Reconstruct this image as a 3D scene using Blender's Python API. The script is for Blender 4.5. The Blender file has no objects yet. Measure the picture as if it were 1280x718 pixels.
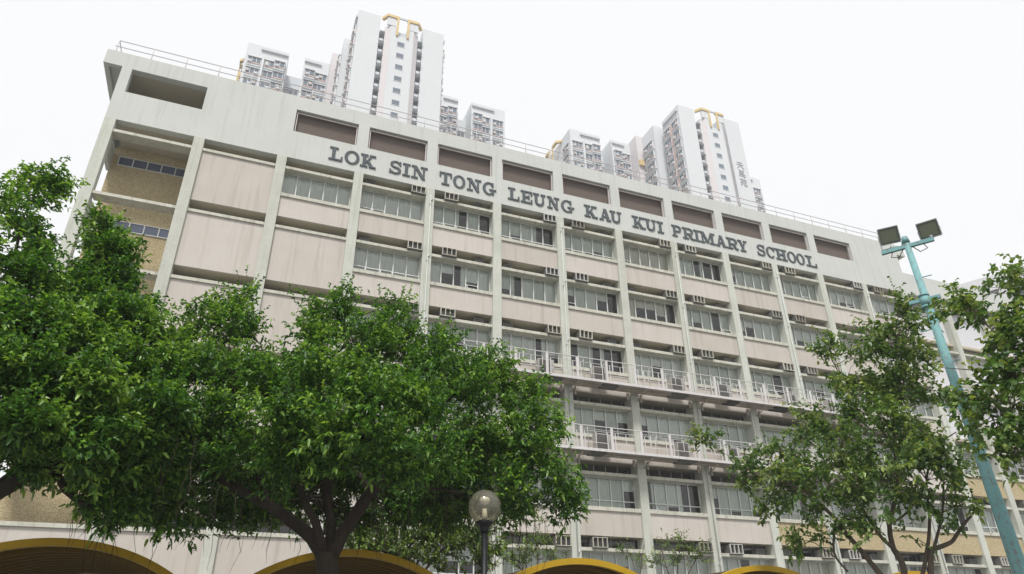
import bpy, bmesh, math, random
import numpy as np
from mathutils import Vector, Matrix
random.seed(7)
R = math.radians
SC = bpy.context.scene
COL = SC.collection

# ------------------------------------------------------------------ camera
cam_d = bpy.data.cameras.new("camera")
cam = bpy.data.objects.new("camera", cam_d); COL.objects.link(cam)
cam_d.sensor_width = 36.0; cam_d.lens = 24.12; cam_d.clip_end = 6000; cam_d.clip_start = 0.05
YAW, PITCH, ROLL = 0.384225, 0.488396, -0.011177
_r = Vector((math.cos(YAW), -math.sin(YAW), 0))
_f = Vector((math.sin(YAW)*math.cos(PITCH), math.cos(YAW)*math.cos(PITCH), math.sin(PITCH)))
_u = _r.cross(_f)
cr, sr = math.cos(ROLL), math.sin(ROLL)
_rr = cr*_r + sr*_u; _uu = -sr*_r + cr*_u
M = Matrix((_rr, _uu, -_f)).transposed().to_4x4()
M.translation = Vector((7.5754, -27.7113, 1.6))
cam.matrix_world = M
SC.camera = cam

# ------------------------------------------------------------------ sky and sun (bright overcast)
SUN_EL, SUN_AZ = 58.0, 205.0        # azimuth clockwise from +Y: behind and slightly left of the camera
w = bpy.data.worlds.new("World"); SC.world = w; w.use_nodes = True
nt = w.node_tree; nt.nodes.clear()
sky = nt.nodes.new("ShaderNodeTexSky"); sky.sky_type = 'NISHITA'; sky.sun_disc = False
sky.sun_elevation = R(SUN_EL); sky.sun_rotation = R(SUN_AZ); sky.air_density = 2.0; sky.dust_density = 6.0
mx = nt.nodes.new("ShaderNodeMixRGB"); mx.inputs['Fac'].default_value = 0.94
mx.inputs['Color2'].default_value = (9.15, 9.2, 9.3, 1)     # the even white cloud layer
bg = nt.nodes.new("ShaderNodeBackground"); bg.inputs['Strength'].default_value = 0.1
wo = nt.nodes.new("ShaderNodeOutputWorld")
nt.links.new(sky.outputs[0], mx.inputs['Color1']); nt.links.new(mx.outputs[0], bg.inputs['Color'])
nt.links.new(bg.outputs[0], wo.inputs['Surface'])
sl = bpy.data.lights.new("sun", 'SUN'); sl.energy = 3.5; sl.angle = R(12); sl.color = (1.0, 0.97, 0.93)
so = bpy.data.objects.new("sun", sl); COL.objects.link(so)
_sd = Vector((math.sin(R(SUN_AZ))*math.cos(R(SUN_EL)), math.cos(R(SUN_AZ))*math.cos(R(SUN_EL)), math.sin(R(SUN_EL))))
so.rotation_euler = _sd.to_track_quat('Z', 'Y').to_euler(); so.location = (0, -40, 60)

SC.view_settings.view_transform = 'Standard'; SC.view_settings.look = 'None'
SC.view_settings.exposure = 0.16; SC.view_settings.gamma = 1.0; SC.view_settings.use_curve_mapping = False
SC.render.engine = 'CYCLES'
SC.cycles.use_denoising = True
SC.cycles.max_bounces = 8; SC.cycles.diffuse_bounces = 4; SC.cycles.glossy_bounces = 3
SC.cycles.transmission_bounces = 4; SC.cycles.transparent_max_bounces = 12; SC.cycles.volume_bounces = 1
SC.cycles.caustics_reflective = False; SC.cycles.caustics_refractive = False

# ------------------------------------------------------------------ materials
def mat(name, col=(.5,.5,.5), rough=.8, metal=0.0, spec=.3):
    m = bpy.data.materials.new(name); m.use_nodes = True
    b = m.node_tree.nodes['Principled BSDF']
    b.inputs['Base Color'].default_value = (*col, 1); b.inputs['Roughness'].default_value = rough
    b.inputs['Metallic'].default_value = metal; b.inputs['Specular IOR Level'].default_value = spec
    return m, m.node_tree, b
def node(t, typ, **kw):
    n = t.nodes.new(typ)
    for k, v in kw.items(): setattr(n, k, v)
    return n
def pos_scaled(t, sc):
    g = node(t, "ShaderNodeNewGeometry"); mp = node(t, "ShaderNodeMapping"); mp.inputs['Scale'].default_value = sc
    t.links.new(g.outputs['Position'], mp.inputs['Vector']); return mp.outputs[0]
def noise(t, sc, scale, detail=4, rough=.6):
    n = node(t, "ShaderNodeTexNoise"); n.inputs['Scale'].default_value = scale
    n.inputs['Detail'].default_value = detail; n.inputs['Roughness'].default_value = rough
    t.links.new(pos_scaled(t, sc), n.inputs['Vector']); return n.outputs['Fac']
def ramp(t, fac, stops):
    r = node(t, "ShaderNodeValToRGB"); e = r.color_ramp.elements
    while len(e) < len(stops): e.new(.5)
    for el, (p, c) in zip(e, stops):
        el.position = p; el.color = (*c, 1) if len(c) == 3 else c
    t.links.new(fac, r.inputs[0]); return r.outputs[0]
def mixc(t, fac, a, b, mode='MIX'):
    m = node(t, "ShaderNodeMixRGB", blend_type=mode)
    for s, v in ((m.inputs['Fac'], fac), (m.inputs['Color1'], a), (m.inputs['Color2'], b)):
        if isinstance(v, (int, float)): s.default_value = v
        elif isinstance(v, tuple): s.default_value = (*v, 1)
        else: t.links.new(v, s)
    return m.outputs[0]
def bump(t, b, h, strength=.2, dist=.02):
    n = node(t, "ShaderNodeBump"); n.inputs['Strength'].default_value = strength; n.inputs['Distance'].default_value = dist
    t.links.new(h, n.inputs['Height']); t.links.new(n.outputs[0], b.inputs['Normal'])

def weathered(name, base, dirt, amount=.5, streak=.5, fine=.06, blotch=.6, rough=.85):
    """painted wall: broad blotches, rain streaks that run down, fine grain"""
    m, t, b = mat(name, base, rough)
    bl = ramp(t, noise(t, (1, 1, 1), blotch, 5), [(.35, (0, 0, 0)), (.75, (1, 1, 1))])
    st = ramp(t, noise(t, (5, 5, .22), 1.0, 4, .65), [(.52, (0, 0, 0)), (.78, (1, 1, 1))])
    fn = noise(t, (1, 1, 1), 14, 3)
    lo = tuple(c*(1-fine*1.6) for c in base); hi = tuple(min(1, c*(1+fine)) for c in base)
    c = mixc(t, fn, lo, hi)
    mul = node(t, "ShaderNodeMath", operation='MULTIPLY'); t.links.new(st, mul.inputs[0]); mul.inputs[1].default_value = streak
    c = mixc(t, mul.outputs[0], c, dirt)
    mul2 = node(t, "ShaderNodeMath", operation='MULTIPLY'); t.links.new(bl, mul2.inputs[0]); mul2.inputs[1].default_value = amount
    c = mixc(t, mul2.outputs[0], c, tuple((d*.6+bb*.4) for d, bb in zip(dirt, base)))
    t.links.new(c, b.inputs['Base Color']); bump(t, b, fn, .12, .01)
    return m
M = {}
M['wall'] = weathered('grey_wall_paint', (.545,.56,.535), (.33,.365,.32), .35, .6)
M['pier'] = weathered('pier_paint', (.555,.57,.52), (.24,.27,.21), .5, .65, fine=.15, blotch=1.1)
M['ledge'] = weathered('ledge_paint', (.57,.565,.49), (.16,.15,.105), .5, .75, fine=.16, blotch=1.6)
M['pink'] = weathered('pink_panel_paint', (.535,.50,.46), (.31,.265,.215), .35, .55, fine=.03)
def panel_vary(m, lo=.90):
    t = m.node_tree; b = t.nodes['Principled BSDF']; src = b.inputs['Base Color'].links[0].from_socket
    oi = node(t, "ShaderNodeObjectInfo"); r = ramp(t, oi.outputs['Random'], [(0, (lo, lo*.985, lo*.96)), (1, (1.04, 1.04, 1.04))])
    t.links.new(mixc(t, 1.0, src, r, 'MULTIPLY'), b.inputs['Base Color'])
panel_vary(M['pink']); panel_vary(M['pier'], .93)
M['towerchar'] = mat('hazed_character_paint', (.33,.34,.35), .8)[0]  # dark grey characters, colour lightened to carry the haze
M['pale'] = weathered('pale_panel_paint', (.62,.62,.65), (.42,.42,.44), .2, .2, fine=.03)
M['soffit'] = weathered('soffit_paint', (.50,.455,.35), (.24,.21,.15), .5, .2)
M['towerw'] = weathered('tower_white_paint', (.61,.63,.65), (.47,.49,.51), .25, .3, fine=.02, blotch=.15)
M['towerp'] = weathered('tower_pink_paint', (.60,.57,.58), (.50,.47,.47), .2, .2, fine=.02, blotch=.15)
M['towery'] = mat('tower_yellow_paint', (.60,.45,.21), .7)[0]
M['salmon'] = mat('tower_salmon_paint', (.60,.42,.37), .8)[0]
M['towerg'] = weathered('tower_grey_paint', (.56,.59,.62), (.42,.44,.46), .25, .2, fine=.02, blotch=.2)
def pebble():
    m, t, b = mat('pebble_dash', (.4,.33,.2), .9)
    v = node(t, "ShaderNodeTexVoronoi"); v.inputs['Scale'].default_value = 30
    t.links.new(pos_scaled(t, (1, 1, 1)), v.inputs['Vector'])
    c1 = ramp(t, v.outputs['Color'], [(.1, (.29,.23,.13)), (.4, (.42,.34,.20)), (.7, (.50,.42,.26)), (1, (.60,.53,.38))])
    n = noise(t, (1, 1, 1), 1.2, 3); c = mixc(t, n, c1, mixc(t, .35, c1, (.30,.24,.14)))
    t.links.new(c, b.inputs['Base Color']); bump(t, b, v.outputs['Distance'], .5, .02); return m
M['pebble'] = pebble()
M['frame'] = mat('window_frame_paint', (.56,.58,.56), .5)[0]
M['dframe'] = mat('dull_aluminium', (.34,.36,.36), .5, .3)[0]
M['letter'] = weathered('letter_paint', (.075,.09,.10), (.15,.165,.165), .4, .4)
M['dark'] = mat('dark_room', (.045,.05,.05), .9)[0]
M['screen'] = mat('taupe_screen', (.125,.105,.095), .9)[0]
def screen():
    t = M['screen'].node_tree; b = t.nodes['Principled BSDF']
    wv = node(t, "ShaderNodeTexWave", wave_type='BANDS', bands_direction='X'); wv.inputs['Scale'].default_value = 12
    t.links.new(pos_scaled(t, (1, 1, 1)), wv.inputs['Vector'])
    c = mixc(t, wv.outputs['Fac'], (.10,.078,.068), (.145,.115,.102)); t.links.new(c, b.inputs['Base Color'])
screen()
M['sframe'] = mat('pinkish_screen_frame', (.62,.55,.54), .6)[0]
def glass(name, tint, fac=.9):
    m = bpy.data.materials.new(name); m.use_nodes = True; t = m.node_tree; t.nodes.clear()
    tr = node(t, "ShaderNodeBsdfTransparent"); tr.inputs[0].default_value = (*tint, 1)
    gl = node(t, "ShaderNodeBsdfGlossy"); gl.inputs['Roughness'].default_value = .03
    fr = node(t, "ShaderNodeFresnel"); fr.inputs[0].default_value = 1.52
    mn = node(t, "ShaderNodeMath", operation='MULTIPLY_ADD'); mn.inputs[1].default_value = 1.0; mn.inputs[2].default_value = .03
    t.links.new(fr.outputs[0], mn.inputs[0])
    mi = node(t, "ShaderNodeMixShader"); o = node(t, "ShaderNodeOutputMaterial")
    t.links.new(mn.outputs[0], mi.inputs[0]); t.links.new(tr.outputs[0], mi.inputs[1]); t.links.new(gl.outputs[0], mi.inputs[2])
    t.links.new(mi.outputs[0], o.inputs[0]); return m
M['glass'] = glass('window_glass', (.90,.94,.91))
M['globe'] = glass('smoked_globe', (.76,.73,.61))
M['globe'].node_tree.nodes['Math'].inputs[1].default_value = .5
def smoky():
    t = M['globe'].node_tree; o = t.nodes['Material Output']; s = t.nodes['Mix Shader']
    d = node(t, "ShaderNodeBsdfDiffuse"); d.inputs[0].default_value = (.62,.60,.50,1); m2 = node(t, "ShaderNodeMixShader"); m2.inputs[0].default_value = .12
    t.links.new(s.outputs[0], m2.inputs[1]); t.links.new(d.outputs[0], m2.inputs[2]); t.links.new(m2.outputs[0], o.inputs[0])
smoky()
M['tglass'] = mat('tower_window_glass', (.13,.16,.20), .12, 0, .6)[0]
M['bglass'] = mat('blue_strip_glass', (.07,.09,.15), .1, 0, .7)[0]
def curtain():
    m, t, b = mat('curtain_cloth', (.5,.54,.48), .9)
    a = noise(t, (3.0, 3.0, .05), 5, 2); c = mixc(t, a, (.74,.79,.71), (.92,.94,.87))
    oi = node(t, "ShaderNodeNewGeometry"); c = mixc(t, oi.outputs['Random Per Island'], c, mixc(t, .55, c, (.42,.46,.40)))
    t.links.new(c, b.inputs['Base Color']); return m
M['curtain'] = curtain()
def curtain2(nm, a, b_):
    m, t, b = mat(nm, a, .9); n = noise(t, (3.0, 3.0, .05), 5, 2); t.links.new(mixc(t, n, a, b_), b.inputs['Base Color']); return m
M['curtain_w'] = curtain2('white_lace_curtain', (.82,.84,.80), (.95,.95,.92)); M['curtain_b'] = curtain2('beige_blind', (.62,.58,.48), (.78,.74,.63))
M['acwhite'] = weathered('ac_white_paint', (.60,.60,.57), (.30,.29,.25), .4, .4, blotch=4)
def ac_vary():
    t = M['acwhite'].node_tree; b = t.nodes['Principled BSDF']; src = b.inputs['Base Color'].links[0].from_socket
    oi = node(t, "ShaderNodeObjectInfo"); r = ramp(t, oi.outputs['Random'], [(0, (1,1,1)), (.4, (.92,.88,.76)), (.75, (.70,.68,.62)), (1, (.52,.47,.40))])
    t.links.new(mixc(t, 1.0, src, r, 'MULTIPLY'), b.inputs['Base Color'])
ac_vary()
M['acdark'] = mat('ac_dark_fins', (.035,.035,.035), .6)[0]
M['acgrey'] = mat('ac_dull_casing', (.12,.12,.115), .7)[0]
M['cond'] = weathered('condenser_casing', (.40,.39,.37), (.25,.24,.22), .4, .4, blotch=3)
M['condg'] = mat('condenser_grille', (.10,.095,.09), .7)[0]
M['steel'] = weathered('white_gallery_steel', (.60,.59,.59), (.34,.26,.21), .35, .5, blotch=2.5)
M['rust'] = weathered('gallery_underside', (.46,.41,.36), (.085,.065,.05), .9, .4, blotch=1.5)
M['rail'] = mat('roof_rail_paint', (.46,.44,.45), .6)[0]
M['pipe'] = weathered('drainpipe_paint', (.50,.53,.50), (.25,.26,.22), .5, .4, blotch=2)
M['yellow'] = weathered('yellow_walkway_paint', (.46,.285,.012), (.26,.16,.02), .35, .25, blotch=2.0, rough=.55)
M['vaultshade'] = mat('shaded_vault_paint', (.055,.036,.010), .8)[0]  # walkway yellow with the shade under the vaults put into the colour
M['rib'] = mat('shaded_rib_paint', (.17,.105,.018), .7)[0]  # same yellow paint, darkened in the colour for shade, less than the vault
M['black'] = mat('black_pole_paint', (.012,.013,.015), .4)[0]
def teal():
    m, t, b = mat('peeling_teal_paint', (.10,.36,.35), .65)
    n1 = ramp(t, noise(t, (1.4, 1.4, .6), 22, 6, .75), [(.55, (0,0,0)), (.59, (1,1,1))])
    n2 = noise(t, (1, 1, 1), 3, 4)
    c = mixc(t, n2, (.135,.305,.315), (.20,.385,.39)); c = mixc(t, n1, c, (.19,.205,.205)); t.links.new(c, b.inputs['Base Color'])
    bump(t, b, n1, .3, .004); return m
M['teal'] = teal()
M['lens'] = mat('floodlight_lens', (.20,.22,.16), .2, 0, .6)[0]
M['housing'] = mat('floodlight_housing', (.05,.05,.045), .5)[0]
M['bulb'] = mat('lamp_fitting', (.75,.74,.70), .3)[0]
def leafmat(name, c0, c1, c2, trans=.35, rough=.45, young_sunlit=(.35,.53,.09)):
    m = bpy.data.materials.new(name); m.use_nodes = True; t = m.node_tree; b = t.nodes['Principled BSDF']
    g = node(t, "ShaderNodeNewGeometry")
    c = ramp(t, g.outputs['Random Per Island'], [(0, c0), (.6, c1), (.94, c2), (1, tuple(min(1, x*1.6) for x in c2))])
    pn = noise(t, (1, 1, 1), 2.2, 2); c = mixc(t, pn, mixc(t, .45, c, c0), c)
    at = node(t, "ShaderNodeAttribute"); at.attribute_name = 'young_sunlit'; c = mixc(t, at.outputs['Fac'], c, young_sunlit)  # new growth and sunlit brightness mixed into the leaf colour together
    t.links.new(c, b.inputs['Base Color']); b.inputs['Roughness'].default_value = rough; b.inputs['Specular IOR Level'].default_value = .5
    tr = node(t, "ShaderNodeBsdfTranslucent"); ct = mixc(t, 1.0, c, (1.25,1.25,.5), 'MULTIPLY'); t.links.new(ct, tr.inputs[0])
    mi = node(t, "ShaderNodeMixShader"); mi.inputs[0].default_value = trans
    o = t.nodes['Material Output']; t.links.new(b.outputs[0], mi.inputs[1]); t.links.new(tr.outputs[0], mi.inputs[2]); t.links.new(mi.outputs[0], o.inputs[0])
    return m
M['leaf'] = leafmat('banyan_leaf', (.026,.082,.014), (.075,.195,.028), (.19,.36,.05), .38, .40)
M['leaf2'] = leafmat('broad_leaf', (.048,.108,.030), (.105,.20,.048), (.22,.32,.085), .40, .36, (.36,.40,.10))
M['leaf3'] = leafmat('pale_shrub_leaf', (.07,.12,.035), (.12,.19,.055), (.20,.26,.08))
M['drybloom'] = mat('dry_leaf', (.42,.27,.04), .6)[0]
def bark(name, a, b_):
    m, t, b = mat(name, a, .9); n = noise(t, (6, 6, 1.2), 4, 5); t.links.new(mixc(t, n, a, b_), b.inputs['Base Color']); bump(t, b, n, .5, .02); return m
M['bark'] = bark('dark_bark', (.020,.016,.013), (.060,.048,.037))
M['bark2'] = bark('grey_brown_bark', (.055,.045,.036), (.16,.13,.10))
def ground():
    m, t, b = mat('grey_paving', (.2,.2,.19), .9)
    br = node(t, "ShaderNodeTexBrick"); br.inputs['Scale'].default_value = 2.5
    br.inputs['Color1'].default_value = (.20,.195,.18,1); br.inputs['Color2'].default_value = (.16,.155,.145,1); br.inputs['Mortar'].default_value = (.08,.08,.075,1)
    t.links.new(pos_scaled(t, (1, 1, 1)), br.inputs['Vector']); n = noise(t, (1, 1, 1), .4, 4)
    t.links.new(mixc(t, n, br.outputs['Color'], mixc(t, .5, br.outputs['Color'], (.2,.2,.19))), b.inputs['Base Color']); return m
M['ground'] = ground()

# ------------------------------------------------------------------ builders
def tag(o, label=None, cat=None, group=None, kind=None):
    for k, v in (('label', label), ('category', cat), ('group', group), ('kind', kind)):
        if v: o[k] = v
    return o
BASE = {}
def thing(name, loc, label, cat, group=None):
    o = bpy.data.objects.new(name, None); COL.objects.link(o); o.location = loc; o.empty_display_size = .3
    BASE[o] = Vector(loc); return tag(o, label, cat, group)
class MB:
    def __init__(s): s.v = []; s.f = []; s.m = []; s.sm = []
    def add(s, vs, fs, m=0, smooth=False):
        n = len(s.v); s.v += [tuple(v) for v in vs]; s.f += [tuple(i+n for i in f) for f in fs]
        s.m += [m]*len(fs); s.sm += [smooth]*len(fs); return s
    def box(s, x0, x1, y0, y1, z0, z1, m=0):
        v = [(x0,y0,z0),(x1,y0,z0),(x1,y1,z0),(x0,y1,z0),(x0,y0,z1),(x1,y0,z1),(x1,y1,z1),(x0,y1,z1)]
        return s.add(v, [(0,3,2,1),(4,5,6,7),(0,1,5,4),(1,2,6,5),(2,3,7,6),(3,0,4,7)], m)
    def quad(s, a, b, c, d, m=0): return s.add([a, b, c, d], [(0,1,2,3)], m)
    def prism(s, poly, lo, hi, axis='y', m=0):
        """extrude a 2-D polygon; axis y: poly in (x,z); axis z: poly in (x,y)"""
        P = (lambda p, t: (p[0], t, p[1])) if axis == 'y' else (lambda p, t: (p[0], p[1], t)) if axis == 'z' else (lambda p, t: (t, p[0], p[1]))
        n = len(poly); v = [P(p, lo) for p in poly]+[P(p, hi) for p in poly]
        fs = [tuple(range(n)), tuple(range(2*n-1, n-1, -1))]+[(i, i+n, (i+1) % n+n, (i+1) % n) for i in range(n)]
        return s.add(v, fs, m)
    def tube(s, pts, rad, n=8, m=0, cap=True):
        pts = [Vector(p) for p in pts]
        if not isinstance(rad, (list, tuple)): rad = [rad]*len(pts)
        vs = []; fs = []; ref = None
        for i, p in enumerate(pts):
            d = (pts[min(i+1, len(pts)-1)]-pts[max(i-1, 0)]).normalized()
            if ref is None:
                ref = d.orthogonal().normalized()
            ref = (ref-d*ref.dot(d)).normalized(); q = d.cross(ref)
            for k in range(n):
                a = 2*math.pi*k/n; vs.append(p+(ref*math.cos(a)+q*math.sin(a))*rad[i])
        for i in range(len(pts)-1):
            for k in range(n):
                a, b = i*n+k, i*n+(k+1) % n; fs.append((a, b, b+n, a+n))
        if cap: fs += [tuple(range(n-1, -1, -1)), tuple(range((len(pts)-1)*n, len(pts)*n))]
        return s.add(vs, fs, m, n > 4)
    def lathe(s, prof, c, n=24, m=0):
        vs = []; fs = []
        for r, z in prof:
            for k in range(n): a = 2*math.pi*k/n; vs.append((c[0]+r*math.cos(a), c[1]+r*math.sin(a), c[2]+z))
        for i in range(len(prof)-1):
            for k in range(n): a, b = i*n+k, i*n+(k+1) % n; fs.append((a, b, b+n, a+n))
        return s.add(vs, fs, m, True)
    def mesh(s, name, mats, base):
        me = bpy.data.meshes.new(name); b = Vector(base)
        me.from_pydata([tuple(Vector(v)-b) for v in s.v], [], s.f)
        for x in (mats if isinstance(mats, (list, tuple)) else [mats]): me.materials.append(x)
        me.polygons.foreach_set('material_index', s.m); me.polygons.foreach_set('use_smooth', s.sm); me.update(); return me
    def build(s, name, mats, parent=None, base=None):
        bs = BASE[parent] if parent is not None else Vector(base or (0, 0, 0))
        o = bpy.data.objects.new(name, s.mesh(name, mats, bs)); COL.objects.link(o)
        if parent is not None: o.parent = parent
        else: o.location = bs
        BASE[o] = bs; return o
def copy_tree(o, parent=None, loc=None):
    c = o.copy(); COL.objects.link(c)
    if parent is not None: c.parent = parent
    if loc is not None: c.location = loc
    for ch in list(o.children): copy_tree(ch, c)
    return c
def inst(o, name, parent, loc):
    """place another copy of a part mesh under parent at an offset"""
    c = bpy.data.objects.new(name, o); COL.objects.link(c); c.parent = parent; c.location = loc; return c

# ------------------------------------------------------------------ setting
MB().quad((-3000,-3000,0),(3000,-3000,0),(3000,3000,0),(-3000,3000,0)).build('ground', M['ground'])['kind'] = 'structure'
# ------------------------------------------------------------------ the school building
Z0, BAY, HW, FH, LD, SD = 22.309, 3.6, .222, 3.2586, .4957, 2.0273
NB = 18                                  # bays; main block ends at pier 13
school = thing('school_building', (24, 6, 0), 'long grey concrete school with pink panels, rows of windows and dark lettering under the roof', 'building')
def T(k): return Z0-FH*k
XR = 47.17
# parapet wall with its row of openings
def opening(i):
    if i == 0: return (.19, 3.39)
    if i in (1, 12): return None
    return (i*BAY+.28, (i+1)*BAY-.28)
b = MB(); ZA, ZB, ZT = Z0+1.60, Z0+2.96, Z0+3.80
b.box(-.222, XR, 0, .35, Z0, ZA); b.box(-.222, XR, 0, .35, ZB, ZT)
xs = -.222
for i in range(13):
    o = opening(i)
    if o: b.box(xs, o[0], 0, .35, ZA, ZB); xs = o[1]
b.box(xs, XR, 0, .35, ZA, ZB)
b.build('parapet_wall', M['wall'], school)
for x0, x1 in ((-1.0, -.222), (XR, XR+.8)):
    b = MB(); b.box(x0, x1, 0, 11.9, Z0+3.2, ZT); b.box(x0, x1, 0, .22, Z0+3.0, Z0+3.2)
    xo = x0 if x0 < 0 else x1-.2
    b.box(xo, xo+.2, .22, 11.9, Z0+3.0, Z0+3.2)
    b.build('eave', M['wall'], school)
# joints in the concrete
for x in (1.75, 8.9, 41.2, 44.4): MB().box(x, x+.010, -.002, .01, Z0, ZA).build('concrete_joint', M['dframe'], school)
for x in (5.4, 12.6, 19.8, 27.0, 34.2): MB().box(x, x+.010, -.002, .01, ZB, ZT).build('concrete_joint', M['dframe'], school)
sc_m = MB(); BS = BASE[school]
for i in range(0, 13):
    o = opening(i)
    if not o: continue
    if i > 0:
        MB().box(o[0], o[1], .31, .34, ZA, ZB).build('opening_screen', M['screen'], school)
        MB().box(o[0]+.05, o[1]-.03, .12, .16, ZB-.13, ZB-.08).box(o[0]+.05, o[0]+.09, .12, .16, ZA, ZB-.13).box(o[1]-.07, o[1]-.03, .12, .16, ZA, ZB-.13).build('screen_frame', M['sframe'], school)
# roof-corridor interior behind the parapet, roof and body
b = MB(); b.box(-.222, XR, .35, 12, ZB+.02, ZT-.1); b.build('roof_slab', M['soffit'], school)
b = MB(); b.box(-.222, XR, 2.6, 2.8, Z0+.3, ZB+.015); b.build('corridor_wall', M['wall'], school)
MB().box(-.222, -.05, .4, 11.9, Z0, ZB+.015).build('end_wall', M['wall'], school); MB().box(XR-.2, XR, .36, 11.9, Z0, ZB+.015).build('end_wall', M['wall'], school)
b = MB(); b.box(XR+.003, NB*BAY+.222, .003, .35, Z0, Z0+1.6); b.build('wing_parapet', M['wall'], school)
b = MB(); b.box(XR+.003, NB*BAY+.222, .355, 12, Z0+.9, Z0+1.45); b.build('wing_roof', M['soffit'], school)
# piers
for i in range(0, NB+1):
    x = i*BAY; MB().box(x-HW, x+HW, -.02, .40 if i == 0 else .62, 0, Z0-.003).build('pier', M['pier'], school)
# ledges, sills (one run per storey between piers), slabs
def bays_clear(a, c): return [(i*BAY+HW+.002, (i+1)*BAY-HW-.002) for i in range(a, c)]
WINB = lambda i, k: (3 <= i <= 12) or (i == 2 and k == 0) or (i >= 13 and k >= 3)
for k in range(7):
    t = T(k); b = MB()
    for j, (x0, x1) in enumerate(bays_clear(0, NB)):
        b.box(x0, x1, .03,   .62 if j == 0 else 1.06, t-LD-.14, t-LD)
    b.build('ledge', M['ledge'], school)
    for i in range(1, NB):
        if WINB(i, k):
            x0, x1 = i*BAY+HW+.002, (i+1)*BAY-HW-.002; MB().box(x0, x1, .015, .60, t-SD-.165, t-SD).build('sill', M['ledge'], school)
    # ceiling slab and its soffit above the recess
    if k > 0:
        MB().box(BAY, NB*BAY, .225, 11.9, t, t+.16).build('floor_slab', M['soffit'], school)
    else:
        MB().box(BAY, NB*BAY, .355, 11.9, t, t+.16).build('floor_slab', M['soffit'], school)
        MB().box(.222, BAY-.01, .355, 2.25, t, t+.16).build('floor_slab', M['soffit'], school)
# spandrels / tall pink panels
for k in range(6):
    t = T(k)
    for i in range(0, NB):
        x0, x1 = i*BAY+HW+.002, (i+1)*BAY-HW-.002
        if i == 0:
            if k >= 5: MB().box(x0, x1, .10, .22, t-FH, t-LD-.142).build('tall_panel', M['pink'], school)
            continue
        if WINB(i, k):
            m = M['pebble'] if (i >= 9 and k >= 4) or (i >= 13 and k >= 3) else M['pink']
            MB().box(x0, x1, .085, .222, t-FH, t-SD-.167).build('spandrel', m, school)
        else:
            MB().box(x0, x1, .10 if i < 13 else .42, .222 if i < 13 else .55, t-FH, t-LD-.142).build('tall_panel', M['pink'] if i < 13 else M['pale'], school)
MB().box(-.2, NB*BAY+.2, .10, .222, 0, T(6)-LD-.15).build('ground_floor_wall', M['pink'], school)
# windows
WW = BAY-2*HW-.004; HT = SD-LD-.14
def frame_mesh(lower):
    b = MB(); pw = WW/5
    b.box(0, .04, 0, .06, 0, HT); b.box(WW-.04, WW, 0, .06, 0, HT); b.box(.04, WW-.04, 0, .06, 0, .05); b.box(.04, WW-.04, 0, .06, HT-.05, HT)
    for j in range(1, 5): b.box(j*pw-.026, j*pw+.026, -.012, .05, .05, HT-.05)
    if lower:
        for j in range(5): b.box(j*pw+.03, (j+1)*pw-.03, -.016, .045, .33, .375)
    return b.mesh('window_frame', M['frame'], (0, 0, 0))
def pane_mesh():
    b = MB(); pw = WW/5
    for j in range(5): b.quad((j*pw+.02, .03, .03), ((j+1)*pw-.02, .03, .03), ((j+1)*pw-.02, .03, HT-.03), (j*pw+.02, .03, HT-.03))
    return b.mesh('window_pane', M['glass'], (0, 0, 0))
FM = [frame_mesh(False), frame_mesh(True)]; PM = pane_mesh()
cl_f = MB(); CH = LD-.01
for j in range(6):
    x = min(j*WW/5, WW-.045); cl_f.box(x, x+.045, 0, .05, 0, CH)
cl_f.box(.045, WW-.045, .01, .04, .0, .04)
CLF = cl_f.mesh('clerestory_frame', M['dframe'], (0, 0, 0))
cl_p = MB().quad((.02, .025, 0), (WW-.02, .025, 0), (WW-.02, .025, CH), (.02, .025, CH)); CLP = cl_p.mesh('clerestory_pane', M['glass'], (0, 0, 0))
def curtain_mb(x0, x1, rnd, z0=.02, z1=HT, y=.06):
    b = MB(); n = max(6, int((x1-x0)/.045)); vs = []
    ph = rnd.random()*6
    for j in range(n+1):
        x = x0+(x1-x0)*j/n; yy = y+.018*math.sin(j*1.9+ph)+.01*math.sin(j*.7+ph)
        vs += [(x, yy, z0), (x, yy, z1)]
    return b.add(vs, [(2*j, 2*j+2, 2*j+3, 2*j+1) for j in range(n)])
rnd = random.Random(11)
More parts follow.
